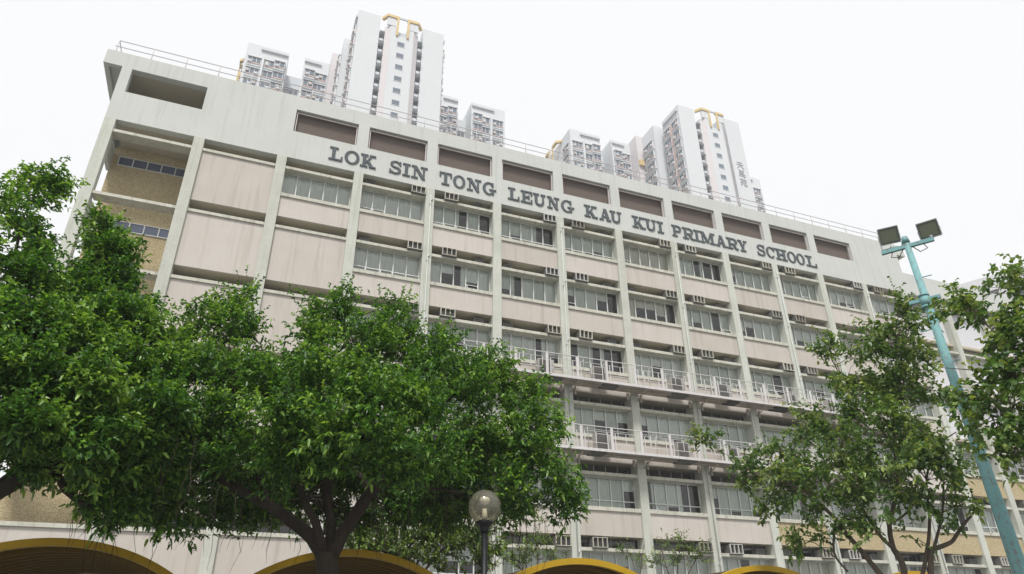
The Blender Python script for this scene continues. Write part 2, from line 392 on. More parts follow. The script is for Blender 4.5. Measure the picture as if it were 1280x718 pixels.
for k in range(6):
    t = T(k); zs = t-SD
    for i in range(1, NB):
        x0 = i*BAY+HW+.002
        if WINB(i, k):
            fr = inst(FM[1 if (k >= 3 or rnd.random() < .18) else 0], 'window', school, Vector((x0, .42, zs))-BS)
            inst(PM, 'pane', fr, (0, 0, 0))
            for j in range(5):
                if rnd.random() < .16:
                    pw = WW/5; xa, xb = j*pw+.03, (j+1)*pw-.03; sb = MB()
                    for u0, u1, v0, v1 in ((xa, xb, 0, .03), (xa, xb, .32, .35), (xa, xa+.03, .03, .32), (xb-.03, xb, .03, .32)):
                        pv = [(u, -.02-(.36-v)*.55+dy, v+.03) for dy in (0, .025) for u, v in ((u0, v0), (u1, v0), (u1, v1), (u0, v1))]
                        sb.add(pv, [(0,3,2,1),(4,5,6,7),(0,1,5,4),(1,2,6,5),(2,3,7,6),(3,0,4,7)])
                    c = bpy.data.objects.new('open_sash', sb.mesh('open_sash', M['frame'], (0, 0, 0))); COL.objects.link(c); c.parent = fr
            b = MB(); pw = WW/5; j = 0
            closed = 1.0 if (i == 2 or k == 3) else .95 if k < 2 else .88
            open_side = rnd.random() < .3 and i != 2 and k != 3
            for j in range(5):
                p = closed if not open_side else (.97 if j < 2 else .55)
                if i == 6 and k == 2: p = 0.12
                if rnd.random() < p:
                    cb = curtain_mb(j*pw+.01, (j+1)*pw-.01, rnd, rnd.choice([.02]*6+[HT*.4, HT*.2, HT*.6]))
                elif rnd.random() < .6:
                    wdt = rnd.uniform(.15, .4); s = rnd.random() < .5
                    cb = curtain_mb(j*pw+.02 if s else (j+1)*pw-.02-wdt*pw, j*pw+.02+wdt*pw if s else (j+1)*pw-.02, rnd)
                else: continue
                b.add(cb.v, cb.f, 0, True)
            if b.v:
                c = bpy.data.objects.new('curtain', b.mesh('curtain', M['curtain_w'] if i <= 3 and k < 3 else rnd.choice([M['curtain']]*5+[M['curtain_w']]*2+[M['curtain_b']]), (0, 0, 0))); COL.objects.link(c); c.parent = fr
        if k >= 1 and i < 17 or (k == 0 and i < 13):
            c = inst(CLF, 'clerestory_window', school, Vector((x0, 1.02 if k < 3 else .80, t-LD+.004))-BS)
            inst(CLP, 'pane', c, (0, 0, 0))
# dark rooms behind the glass
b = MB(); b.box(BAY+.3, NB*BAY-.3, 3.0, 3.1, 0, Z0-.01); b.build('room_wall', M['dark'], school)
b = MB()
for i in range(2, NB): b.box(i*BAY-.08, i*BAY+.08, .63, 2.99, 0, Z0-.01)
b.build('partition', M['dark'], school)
# open stair bay at the left end: pebble back wall, strip windows, side beams
MB().box(.06, BAY-.21, 2.0, 2.2, 0, Z0-.01).build('stair_wall', M['pebble'], school)
MB().box(BAY-.20, BAY+.2, .63, 2.3, 0, Z0-.01).build('stair_side_wall', M['wall'], school)
for k in range(7):
    t = T(k)
    MB().box(-.10, .06, .405, 2.2, t-1.28, t-LD+.1).build('side_beam', M['wall'], school)
    zc = t-.52-.10*k
    if k < 6:
        f = MB(); f.box(.30, 3.3, 1.955, 1.999, zc-.50, zc-.46); f.box(.30, 3.3, 1.955, 1.999, zc-.035, zc)
        for j in range(6): x = .30+j*.590; f.box(x, x+.045, 1.95, 1.995, zc-.46, zc-.035)
        if k == 1: f.box(.36, .88, 1.82, 1.85, zc-.47, zc-.43); f.box(.36, .40, 1.82, 1.85, zc-.43, zc-.05); f.box(.84, .88, 1.82, 1.85, zc-.43, zc-.05)
        fo = f.build('strip_window', M['frame'], school)
        MB().quad((.31, 1.985, zc-.47), (3.29, 1.985, zc-.47), (3.29, 1.985, zc-.02), (.31, 1.985, zc-.02)).build('pane', M['bglass'], fo)
MB().box(-.02, NB*BAY, 11.9, 12.1, 0, Z0+.9).build('rear_wall', M['wall'], school)
MB().box(-.02, .06, 2.2, 11.9, 0, Z0-.01).build('end_wall', M['pebble'], school)

# ------------------------------------------------------------------ school name
sign = thing('name_lettering', (24.4, -.03, Z0+.4), 'row of dark slate slab-serif letters spelling the school name across the parapet', 'lettering')
LETTERS = [('L',9.27,9.93),('O',10.02,10.74),('K',10.79,11.57),('S',12.25,12.84),('I',12.91,13.3),('N',13.37,14.19),('T',14.83,15.49),('O',15.56,16.22),('N',16.32,17.09),('G',17.18,17.93),('L',18.59,19.25),('E',19.33,20.0),('U',20.05,20.79),('N',20.89,21.61),('G',21.71,22.5),('K',23.12,23.94),('A',24.06,24.78),('U',24.74,25.48),('K',26.16,27.01),('U',27.0,27.76),('I',27.81,28.23),('P',28.81,29.48),('R',29.53,30.31),('I',30.33,30.72),('M',30.76,31.81),('A',31.86,32.62),('R',32.66,33.46),('Y',33.5,34.15),('S',34.9,35.49),('C',35.59,36.25),('H',36.29,37.17),('O',37.21,37.89),('O',37.93,38.57),('L',38.65,39.5)]
CAP, SER, THK = .77, .088, .05
def letter(ch, x0, x1):
    W = x1-x0; st = .155; th = .088; b = MB(); lay = [0]
    def poly(p):                             # each stroke 1.5 mm proud of the last: no shared planes
        e = lay[0]*.0015; lay[0] += 1; b.prism([(x0+q[0], Z0+.40+q[1]) for q in p], -THK-e, -.002, 'y')
    def rect(xa, xb, za, zb): poly([(xa, za), (xb, za), (xb, zb), (xa, zb)])
    def ser(xc, wd, z): rect(xc-wd/2, xc+wd/2, z, z+SER)
    def stem(xc, t=st, z0=0, z1=CAP): rect(xc-t/2, xc+t/2, z0, z1)
    def diag(xa, za, xb, zb, t): poly([(xa-t/2, za), (xa+t/2, za), (xb+t/2, zb), (xb-t/2, zb)])
    def arc(cx, cz, rx, rz, a0, a1, tx=st, tz=th, n=22):
        o = []; i_ = []
        for j in range(n+1):
            a = R(a0+(a1-a0)*j/n); o.append((cx+rx*math.cos(a), cz+rz*math.sin(a))); i_.append((cx+(rx-tx)*math.cos(a), cz+(rz-tz)*math.sin(a)))
        for j in range(n): 
            p = [o[j], o[j+1], i_[j+1], i_[j]]; b.prism([(x0+q[0], Z0+.40+q[1]) for q in p], -THK-lay[0]*.0015, -.002, 'y')
        lay[0] += 1
    top = CAP-SER
    if ch == 'L': stem(W*.34); ser(W*.34, W*.66, 0); ser(W*.34, W*.62, top); rect(W*.34, W, 0, th); rect(W-.08, W, 0, .27)
    elif ch == 'I': stem(W/2); ser(W/2, W, 0); ser(W/2, W, top)
    elif ch == 'T': stem(W/2); ser(W/2, W*.62, 0); rect(0, W, top, CAP); rect(0, .08, CAP-.29, CAP); rect(W-.08, W, CAP-.29, CAP)
    elif ch == 'E':
        stem(W*.28); ser(W*.2, W*.4, 0); ser(W*.2, W*.4, top); rect(W*.2, W, 0, th); rect(W*.2, W, CAP-th, CAP); rect(W*.2, W*.72, CAP/2-.05, CAP/2+.055)
        rect(W-.08, W, 0, .25); rect(W-.08, W, CAP-.25, CAP); rect(W*.66, W*.76, CAP/2-.12, CAP/2+.12)
    elif ch == 'O': arc(W/2, CAP/2, W/2, CAP/2+.012, 0, 360, st*.95, .078, 36)
    elif ch == 'C': arc(W/2, CAP/2, W/2, CAP/2+.012, 40, 318, st*.95, .078, 30); rect(W-.115, W-.01, CAP*.66, CAP)
    elif ch == 'G': arc(W*.46, CAP/2, W*.46, CAP/2+.012, 44, 330, st*.95, .078, 30); rect(W*.80-.11, W*.80, CAP*.68, CAP); rect(W*.66, W*.66+st*.85, .03, CAP*.44); rect(W*.5, W, CAP*.36, CAP*.36+SER)
    elif ch == 'S':
        arc(W/2, CAP*.735, W*.46, CAP*.28, 25, 270, .125, .078, 22); arc(W/2, CAP*.275, W*.5, CAP*.29, -155, 90, .135, .08, 22)
        poly([(W*.16, CAP*.60), (W*.36, CAP*.46), (W*.86, CAP*.40), (W*.64, CAP*.56)])
        rect(W-.10, W-.02, CAP*.68, CAP); rect(0, .075, 0, CAP*.31)
    elif ch == 'U':
        stem(W*.24, st, CAP*.34); rect(W*.74, W*.74+th, CAP*.34, CAP); ser(W*.24, W*.48, top); ser(W*.80, W*.38, top)
        cx = (W*.24-st/2+W*.74+th)/2; rx = (W*.74+th-(W*.24-st/2))/2
        arc(cx, CAP*.35, rx, CAP*.36, 180, 360, (st+th)/2, .12, 20)
    elif ch == 'N':
        stem(W*.2, th); rect(W*.72, W*.72+th, 0, CAP); ser(W*.2, W*.42, 0); ser(W*.14, W*.30, top); ser(W*.78, W*.44, top); diag(W*.72+th/2, 0, W*.2, CAP, .165)
    elif ch == 'M':
        stem(W*.15, th); stem(W*.80, st*.95); ser(W*.15, W*.3, 0); ser(W*.80, W*.38, 0); ser(W*.12, W*.25, top); ser(W*.86, W*.28, top)
        diag(W*.47, .04, W*.18, CAP, .165); diag(W*.47, .04, W*.76, CAP, .09)
    elif ch == 'H': stem(W*.24); stem(W*.76); rect(W*.24, W*.76, CAP/2-.05, CAP/2+.06); [ser(W*p, W*.46, z) for p in (.24, .76) for z in (0, top)]
    elif ch == 'K':
        stem(W*.25); ser(W*.24, W*.47, 0); ser(W*.24, W*.47, top); diag(W*.36, CAP*.36, W*.74, CAP, .095); diag(W*.78, 0, W*.46, CAP*.52, .17); ser(W*.78, W*.44, 0); ser(W*.76, W*.40, top)
    elif ch == 'A':
        diag(W*.17, 0, W*.47, CAP, .09); diag(W*.80, 0, W*.50, CAP, .17); rect(W*.28, W*.68, CAP*.26, CAP*.26+.095); ser(W*.17, W*.36, 0); ser(W*.80, W*.42, 0)
    elif ch == 'Y':
        stem(W*.5, st, 0, CAP*.48); ser(W*.5, W*.62, 0); diag(W*.48, CAP*.40, W*.20, CAP, .165); diag(W*.54, CAP*.40, W*.82, CAP, .09); ser(W*.2, W*.42, top); ser(W*.82, W*.38, top)
    elif ch in 'PR':
        stem(W*.26); ser(W*.26, W*.52, 0); ser(W*.2, W*.4, top); rect(W*.26, W*.62, CAP-th, CAP); rect(W*.26, W*.62, CAP*.42, CAP*.42+th*.95)
        arc(W*.60, CAP*.71, W*.36, CAP*.29, -90, 90, st*.95, .078, 18)
        if ch == 'R': diag(W*.80, .03, W*.58, CAP*.45, .165); rect(W*.72, W*1.0, 0, SER)
    return b
for ch, a, c in LETTERS: letter(ch, a, c).build('letter', M['letter'], sign)

# ------------------------------------------------------------------ roof railing
rr = thing('roof_railing', (23, .3, Z0+3.8), 'thin grey two-rail metal railing along the school roof edge', 'railing')
for z, x0 in ((.55, -.85), (.92, -.75)): MB().tube([(x0, .3, Z0+3.8+z), (47.4, .3, Z0+3.8+z)], .022, 6).build('rail', M['rail'], rr)
for i in range(33): x = -.75+i*1.47; MB().tube([(x, .3, Z0+3.795), (x, .3, Z0+3.8+.92)], .02, 6).build('post', M['rail'], rr)
MB().tube([(-.75, .3, Z0+4.72), (-.75, 3.0, Z0+4.72)], .022, 6).build('rail', M['rail'], rr)
MB().tube([(-.75, 3.0, Z0+3.81), (-.75, 3.0, Z0+4.72)], .02, 6).build('post', M['rail'], rr)

# ------------------------------------------------------------------ drainpipes on every second pier
for i, lab in ((4, 'between the words SIN and TONG'), (6, 'between the words LEUNG and KAU'), (8, 'between the words KUI and PRIMARY'), (10, 'under the letter C of SCHOOL'), (12, 'right of the word SCHOOL')):
    x = i*BAY+.03
    d = thing('drainpipe', (x, -.07, 0), 'thin pale drainpipe running down the pier '+lab, 'drainpipe', 'drainpipes on the school piers')
    MB().tube([(x, -.065, .02), (x, -.065, Z0-.45)], .03, 8).build('pipe', M['pipe'], d)
    for k in range(7):
        MB().box(x-.05, x+.05, -.10, -.021, T(k)-1.0, T(k)-.94).build('pipe_bracket', M['pipe'], d)
        MB().tube([(x+.10, -.05, T(k)-.62), (x, -.075, T(k)-.80)], .03, 6).build('pipe_branch', M['pipe'], d)

# ------------------------------------------------------------------ air conditioners
BAYNAME = {3: 'under the word SIN', 4: 'under the word TONG', 5: 'under the word LEUNG', 6: 'under the word KAU', 7: 'under the word KUI', 8: 'under the letters PRI', 9: 'under the letters ARY', 10: 'under the letters HOO', 11: 'first bay right of the word SCHOOL', 12: 'second bay right of the word SCHOOL',
           13: 'third bay right of the word SCHOOL', 14: 'fourth bay right of the word SCHOOL', 15: 'fifth bay right of the word SCHOOL'}
ROW = {0: 'top row', 1: 'second row', 2: 'third row', 4: 'fifth row', 5: 'bottom row'}
ac_cage = MB()
ac_cage.box(-.35, .35, -.07, .02, -.21, -.185); ac_cage.box(-.35, .35, -.07, .02, .185, .21)
for x in (-.336, -.115, .115, .336): ac_cage.box(x-.014, x+.014, -.068, .018, -.185, .185)
AC1 = ac_cage.mesh('front_frame', M['acwhite'], (0, 0, 0))
AC2 = MB().box(-.32, .32, .021, .05, -.184, .184).mesh('grille', M['acdark'], (0, 0, 0))
c = MB(); c.box(-.33, .33, .052, .52, -.185, .185); AC3 = c.mesh('casing', M['acgrey'], (0, 0, 0))
c = MB(); c.box(-.36, .36, -.03, .50, -.235, -.212); AC4 = c.mesh('support_tray', M['acgrey'], (0, 0, 0))
RC1 = MB().box(-.24, .24, .0, .38, -.16, .15).mesh('casing', M['acgrey'], (0, 0, 0))
RC2 = MB().box(-.20, .20, -.02, -.002, -.12, .11).mesh('grille', M['acdark'], (0, 0, 0))
for k in (0, 1, 2, 5, 4):
    for i in range(3, 16):
        if k == 4 and i < 14: continue
        if i >= 13 and k < 4: continue
        odd = i % 2 == 1; x0 = i*BAY+HW; x1 = (i+1)*BAY-HW
        x = x1-.40+rnd.uniform(-.03, .01) if odd else x0+.86+rnd.uniform(-.05, .05)
        if i >= 13: x = x0+1.0
        z = T(k)-.30
        a = thing('air_conditioner', (x, -.06, z), 'white caged window air conditioner in the %s, bay %s' % (ROW[k], BAYNAME[i]) if i < 11 else 'white caged window air conditioner in the %s, %s' % (ROW[k], BAYNAME[i]), 'air conditioner', 'caged air conditioners on the school ledges')
        for me, n in ((AC1, 'front_frame'), (AC2, 'grille'), (AC3, 'casing'), (AC4, 'support_tray')): inst(me, n, a, (0, 0, 0))
        a.rotation_euler = (rnd.uniform(-.05, .01), rnd.uniform(-.025, .025), rnd.uniform(-.05, .05))
        if k != 4 and not (k == 0 and i in (11, 12)) and i < 13:
            x = x0+.42 if odd else x1-.62
            a = thing('recessed_air_conditioner', (x, .26, T(k)-LD+.165), 'small dark recessed air conditioner in the %s, %s%s' % (ROW[k], 'bay ' if i < 11 else '', BAYNAME[i]), 'air conditioner', 'dark recessed air conditioners under the school slabs')
            inst(RC1, 'casing', a, (0, 0, 0)); inst(RC2, 'grille', a, (0, 0, 0))

# ------------------------------------------------------------------ maintenance galleries with condensers
def gallery(z, xa, xb, lab):
    g = thing('maintenance_gallery', ((xa+xb)/2, -.5, z), lab, 'gallery', 'steel galleries hung on the school front')
    MB().box(xa, xb, -.93, -.03, z-.05, z).build('deck', M['rust'], g)
    MB().box(xa, xb, -.97, -.932, z-.07, z+.05).build('edge_beam', M['steel'], g)
    MB().box(xa, xb, -.52, -.48, z-.10, z-.052).build('under_beam', M['rust'], g)
    for h in (1.05, .82): MB().tube([(xa, -.95, z+h), (xb, -.95, z+h)], .021 if h > 1 else .012, 6).build('rail', M['steel'], g)
    x = xa; j = 0
    while x <= xb+.01:
        MB().box(x-.065, x+.065, -.965, -.935, z+.052, z+1.03).build('post', M['steel'], g)
        b = MB(); b.box(x+.15, x+.19, -.96, -.94, z+.052, z+.80); b.box(x+.19, x+1.30, -.955, -.945, z+.30, z+.325); b.box(x+1.30, x+1.335, -.96, -.94, z+.052, z+.80); b.box(x+.72, x+.75, -.957, -.943, z+.326, z+.80); b.build('panel_stile', M['steel'], g)
        x += 1.55; j += 1
    for i in range(int(xa/BAY)+1, int(xb/BAY)+1):
        x = i*BAY
        MB().tube([(x+.1, -.90, z-.14), (x+.1, -.04, z-.42)], .03, 6).build('bracket', M['rust'], g)
        MB().box(x+.28, x+.33, -.55, -.51, z+.0, z+1.0).build('stay', M['steel'], g)
        MB().tube([(x+.38, -.93, z+1.0), (x+.62, -.5, z+.05)], .016, 6).build('stay', M['steel'], g)
        MB().box(x-.42, x-.30, .0, .06, z-.40, z-.06).build('cable_run', M['rust'], g); MB().box(x+.32, x+.42, .0, .06, z-.46, z-.06).build('cable_run', M['rust'], g)
    rg_ = random.Random(int(xa*10+z))
    for i in range(int(xa/BAY), int(xb/BAY)):
        x = i*BAY+rg_.uniform(.5, 2.2); MB().box(x, x+rg_.uniform(.6, 1.1), -.80, -.22, z-.13, z-.053).build('stain_box', M['acdark'] if rg_.random() < .4 else M['acgrey'], g)  # dark boxes added under the deck to stand for water stains
    MB().tube([(xa, -.62, z-.11), (xb, -.62, z-.11)], .022, 6).build('conduit', M['rust'], g)
    return g
ZGA, ZGB = Z0-9.52, Z0-12.80
gallery(ZGA, 13.9, 41.0, 'upper white steel gallery with railing and condensers across the school front')
gallery(ZGB, 13.9, 42.6, 'lower white steel gallery with railing and condensers across the school front')
def condenser(x, z, where):
    a = thing('condenser_unit', (x, -.45, z), 'grey condenser unit with dark fan grille on the '+where, 'air conditioner', 'condenser units on the galleries')
    MB().box(x-.40, x+.40, -.62, -.30, z+.08, z+.85).build('casing', M['cond'], a)
    MB().box(x-.34, x+.20, -.635, -.622, z+.14, z+.80).build('fan_grille', M['condg'], a)
    MB().box(x-.36, x-.30, -.62, -.30, z+.001, z+.078).build('foot', M['cond'], a); MB().box(x+.30, x+.36, -.62, -.30, z+.001, z+.078).build('foot', M['cond'], a)
ENV = {4: 'left of the pier between LEUNG and TONG', 5: 'under the word LEUNG', 6: 'under the word KAU', 7: 'under the word KUI', 8: 'under the letters PRI', 9: 'under the letters ARY', 10: 'under the letters HOO'}
for z, nm in ((ZGA, 'upper gallery '), (ZGB, 'lower gallery ')):
    for i in (5, 6, 7, 8, 9, 10):
        condenser(i*BAY+(2.2 if i % 2 else 1.45)+(.0 if z == ZGA else -.1), z, nm+ENV[i])
# ------------------------------------------------------------------ apartment towers (two of the same cruciform block)
ST = 2.62
def build_tower(cx, label, hoods=(-1, 1)):
    t = thing('apartment_tower', (cx, 78, 0), label, 'apartment tower', 'apartment towers behind the school')
    X = lambda a, c: (cx+a, cx+c)
    def wall(a, c, y0, y1, z1, m='towerw', z0=0): MB().box(cx+a, cx+c, y0, y1, z0, z1).build('wall', M[m], t)
    # spine
    wall(-7.6, -3.8, 58.2, 64.0, 100); wall(3.8, 7.6, 58.2, 64.0, 100)
    wall(-3.795, 3.795, 60.2, 63.9, 97.2)
    MB().prism([(cx-2.9, 60.19), (cx-2.9, 57.95), (cx-2.0, 57.2), (cx-2.0, 60.19)], 0, 97.4, 'z').prism([(cx+2.0, 60.19), (cx+2.0, 57.2), (cx+2.9, 57.95), (cx+2.9, 60.19)], 0, 97.4, 'z').build('wall', M['towerp'], t)
    MB().box(cx-1.995, cx+1.995, 57.21, 60.19, 0, 95.3).box(cx-1.995, cx-.75, 57.21, 60.19, 95.3, 97.4).box(cx+.75, cx+1.995, 57.21, 60.19, 95.3, 97.4).build('wall', M['towerw'], t)
    wall(-.75, .75, 58.2, 60.19, 97.3, 'towerg', 95.3)
    wall(-6.3, 6.3, 64.0, 99, 98.4)
    wall(-8.9, 8.9, 65.4, 70.0, 100)
    wall(-10.4, 10.4, 70.0, 76.0, 100.4, 'towerp')
    MB().box(cx-3.3, cx+3.3, 60.2, 61, 97.2, 98.2).build('wall', M['towerw'], t)
    # yellow crown
    def crown(place):
        b = MB()
        seg = [((-3.6, 58.15), (-2.75, 57.0)), ((-2.75, 57.0), (-.75, 57.0)), ((.75, 57.0), (2.75, 57.0)), ((2.75, 57.0), (3.6, 58.15))]
        for (a, c) in seg:
            d = Vector((c[0]-a[0], c[1]-a[1], 0)).normalized(); n = Vector((-d.y, d.x, 0))*.5
            q = [(a[0], a[1]), (c[0], c[1]), (c[0]+n.x, c[1]+n.y), (a[0]+n.x, a[1]+n.y)]
            b.prism([place(p) for p in q], 99.25, 99.8, 'z')
        for a in (-1.1, .75): b.prism([place(p) for p in ((a, 56.95), (a+.35, 56.95), (a+.35, 57.15), (a, 57.15))], 95.2, 99.24, 'z')
        return b
    crown(lambda p: (cx+p[0], p[1])).build('crown_frame', M['towery'], t)
    MB().box(cx-.75, cx+.75, 57.05, 57.3, 99.45, 99.8).build('crown_beam', M['towerg'], t)
    MB().box(cx-2.7, cx-1.25, 57.16, 57.5, 97.4, 99.24).build('crown_wall', M['towerw'], t); MB().box(cx+1.25, cx+2.7, 57.16, 57.5, 97.4, 99.24).build('crown_wall', M['towerw'], t)
    # wings
    for s in (-1, 1):
        def w2(a, c, y0, y1, z1, m='towerw', z0=0): lo, hi = sorted((s*a, s*c)); wall(lo, hi, y0, y1, z1, m, z0)
        w2(17.8, 25.0, 72.7, 92, 100); w2(15.0, 17.8, 76.6, 90, 98.2, 'towerg'); w2(10.41, 15.0, 72.7, 92, 100, 'towerw'); w2(6.31, 10.4, 76.0, 92, 98.5, 'towerg')
        f = lambda p: (cx+s*(25.0+58.2-p[1]), 80.0+p[0])
        crown(f).build('crown_frame', M['towery'], t)
        # cornice strips
        for a, c in ((17.9, 22.6), (11.9, 14.9)):
            lo, hi = sorted((s*a, s*c)); MB().box(cx+lo, cx+hi, 72.35, 72.7, 98.9, 99.35).build('cornice', M['towerg'], t)
        MB().box(*X(*sorted((s*7.6, s*7.95))), 58.6, 63.6, 98.6, 99.1).build('cornice', M['towerg'], t)
        pass
    # window strips: (x0,x1,y,outward bay depth, face) built once per storey
    def strip(b, p, n, x0, x1, z, bayd):
        """storey window on a face: p(u,d,z) maps along-wall u and outward d to a point"""
        def bx(u0, u1, d0, d1, z0, z1, m):
            v = [p(u, d, zz) for zz in (z0, z1) for (u, d) in ((u0, d0), (u1, d0), (u1, d1), (u0, d1))]
            b.add(v, [(0,3,2,1),(4,5,6,7),(0,1,5,4),(1,2,6,5),(2,3,7,6),(3,0,4,7)], m)
        w_ = x1-x0
        bx(x0, x1, .0, .05+bayd, z+.80, z+2.19, 1)                       # glass
        bx(x0-.1, x1+.1, .0, .22+bayd, z+.62, z+.80, 2)                   # sill line
        bx(x0-.1, x1+.1, .0, .13+bayd, z+.18, z+.615, 3)                   # parapet under
        bx(x0-.12, x1+.12, .0, .25+bayd, z+2.20, z+2.32, 0)               # slab hood
        m = max(2, round(w_/.75))
        for j in range(m+1):
            u = x0+w_*j/m; bx(u-.045, u+.045, .051, .11+bayd, z+.81, z+2.18, 0)
        for j in range(m):
            u = x0+w_*(j+.5)/m
            if (j+n) % 3 == 0: bx(u-.28, u+.28, .06, .4+bayd, z+.82, z+1.25, 3)     # drying rack / cooler box
            if (j*2+n) % 5 == 1: bx(u-.3, u+.2, .3+bayd, .36+bayd, z+1.2, z+1.75, 4) # washing
    mats = [M['towerw'], M['tglass'], M['salmon'], M['towerg'], M['pink']]
    faces = []
    for s in (-1, 1):
        front = lambda u, d, z: (cx+u, 72.7-d, z)
        faces += [(front, *sorted((s*22.3, s*24.5)), 0, 97.2, 5), (front, *sorted((s*20.0, s*21.6)), 0, 97.2, 5), (front, *sorted((s*18.2, s*19.9)), .5, 97.2, 5),
                  (front, *sorted((s*12.9, s*14.6)), .45, 97.2, 5), (front, *sorted((s*10.7, s*12.7)), 0, 97.2, 5)]
        faces += [(lambda u, d, z: (cx+u, 76.6-d, z), *sorted((s*15.2, s*17.6)), 0, 95.5, 5)]
        side = lambda u, d, z, s=s: (cx+s*(7.6+d), u, z)
        faces += [(side, 58.7, 60.7, .15, 97.0, 9), (side, 61.5, 63.6, .15, 97.0, 9)]
        side2 = lambda u, d, z, s=s: (cx+s*(8.9+d), u, z)
        faces += [(side2, 66.0, 69.4, .3, 96.6, 9)]
        end = lambda u, d, z, s=s: (cx+s*(25.0+d), u, z)
        faces += [(end, 73.5, 76.0, 0, 97, 4)]
        MB().box(*X(*sorted((s*7.605, s*7.75))), 60.8, 61.4, 0, 97.0).build('pilaster', M['salmon'], t)
        MB().box(*X(*sorted((s*21.75, s*22.15))), 72.3, 72.695, 0, 97.4).build('pilaster', M['towerw'], t)
    rest = MB(); n_ = 0
    for (p, u0, u1, bd, ztop, nv) in faces:
        z = ztop-ST; k = 0
        while z > 1:
            if k < nv and not (p.__name__ == 'x'):
                b = MB(); strip(b, p, n_, u0, u1, z, bd)
                if True:
                    if nv == 5 and k >= 3 or nv == 4 and k >= 2 or nv == 9 and k >= 7: strip(rest, p, n_, u0, u1, z, bd)
                    else: b.build('window', mats, t)
            elif k < 14: strip(rest, p, n_, u0, u1, z, bd)
            z -= ST; k += 1; n_ += 1
    # stair windows of the middle bay
    for k in range(34):
        z = 92.95-k*ST
        if z < 3: break
        b = MB(); b.box(cx-.72, cx+.5, 57.19, 57.209, z, z+1.02, 1); b.box(cx-.80, cx+.58, 57.15, 57.209, z-.08, z, 0)
        if k < 9: b.build('stair_window', mats, t)
        else: rest.add(b.v, b.f, 0)
    for s in hoods:          # recess windows with sloping hoods
        for k in range(12):
            z = 94.6-k*ST; lo, hi = sorted((s*2.92, s*3.79))
            b = MB(); b.box(cx+lo, cx+hi, 58.75, 60.195, z, z+1.3, 1); b.prism([(57.7, z+1.45), (58.9, z+1.9), (58.9, z+1.5)], cx+lo, cx+hi, 'x', 3); b.box(cx+lo+.1, cx+hi-.1, 58.2, 58.74, z-.35, z+.15, 3)
            if k < 9: b.build('hooded_window', mats, t)
            else: rest.add(b.v, b.f, 0)
    o = rest.build('window', mats, t); o['kind'] = 'stuff'
    return t
ta = build_tower(22.0, 'white cruciform apartment tower with yellow crown, rising behind the words LOK SIN TONG')
tb = build_tower(86.8, 'white cruciform apartment tower with three Chinese characters down its front, rising behind the word PRIMARY', (-1,))
MB().box(86.8-10.35, 86.8-8.95, 69.5, 69.99, 92.2, 93.6).build('link_beam', M['towery'], tb)
# the three characters on the second tower
def strokes(ch):
    return {'tin': [((.15,.88),(.85,.88)), ((.05,.56),(.95,.56)), ((.5,.88),(.5,.56)), ((.5,.56),(.30,.25)), ((.30,.25),(.05,.02)), ((.5,.56),(.70,.25)), ((.70,.25),(.97,.02))],
            'ma': [((.2,.97),(.2,.36)), ((.2,.94),(.85,.94)), ((.2,.75),(.80,.75)), ((.2,.56),(.80,.56)), ((.52,.94),(.52,.38)), ((.2,.37),(.92,.37)), ((.92,.37),(.88,.04)), ((.88,.04),(.72,.08)), ((.10,.22),(.05,.05)), ((.30,.24),(.33,.07)), ((.48,.24),(.52,.08)), ((.64,.25),(.70,.12))],
            'yuen': [((.05,.88),(.95,.88)), ((.3,.99),(.3,.77)), ((.7,.99),(.7,.77)), ((.28,.72),(.08,.36)), ((.22,.64),(.46,.64)), ((.46,.64),(.36,.30)), ((.36,.30),(.06,.02)), ((.16,.44),(.28,.34)), ((.56,.66),(.88,.66)), ((.88,.66),(.86,.40)), ((.86,.40),(.72,.40)), ((.56,.66),(.56,.08)), ((.56,.06),(.92,.06)), ((.92,.06),(.94,.24))]}[ch]
for j, ch in enumerate(('tin', 'ma', 'yuen')):
    b = MB(); xo, zo, sw, sh = 86.8+4.75, 87.3-j*2.15, 1.75, 1.75
    for q, ((a0, c0), (a1, c1)) in enumerate(strokes(ch)):
        d = Vector((a1-a0, c1-c0)); L_ = d.length; d = d/L_; nrm = Vector((-d.y, d.x))*.045
        p = [(a0, c0), (a1, c1)]; pl = [(a0-nrm.x, c0-nrm.y), (a1-nrm.x, c1-nrm.y), (a1+nrm.x, c1+nrm.y), (a0+nrm.x, c0+nrm.y)]
        b.prism([(xo+u*sw, zo+v*sh) for u, v in pl], 58.12-q*.002, 58.198, 'y')
    b.build('sign_character', M['towerchar'], tb)

# ------------------------------------------------------------------ white building at the far right
d1 = Vector((.43, -.903, 0)).normalized(); d2 = Vector((.903, .43, 0)).normalized(); P0 = Vector((73.2, 16.6, 0))
wb = thing('white_building', (78, 12, 0), 'pale lavender white building with square recesses beyond the right wing of the school', 'building')
def obox(a0, a1, b0, b1, z0, z1):
    q = [P0+d1*a+d2*bb for a, bb in ((a0, b0), (a1, b0), (a1, b1), (a0, b1))]
    return MB().prism([(v.x, v.y) for v in q], z0, z1, 'z')
obox(0, 26, .6, 16, 0, 34.0).build('wall', M['pale'], wb)
obox(0, 26, 0, 16.1, 33.4, 35).build('roof_edge', M['pale'], wb)
for k in range(9):
    obox(0, 26, 0, .6, 33.4-3.4*(k+1), 33.4-3.4*(k+1)+1.3).build('spandrel', M['pale'], wb)
for j in range(9): obox(j*3.2, j*3.2+.7, -.05, .59, 0, 33.39).build('pier', M['pale'], wb)
for k in range(5):
    for j in range(8): obox(j*3.2+1.0, j*3.2+2.9, .55, .595, 33.4-3.4*(k+1)+1.31, 33.3-3.4*k-.3).build('window', M['tglass'], wb)

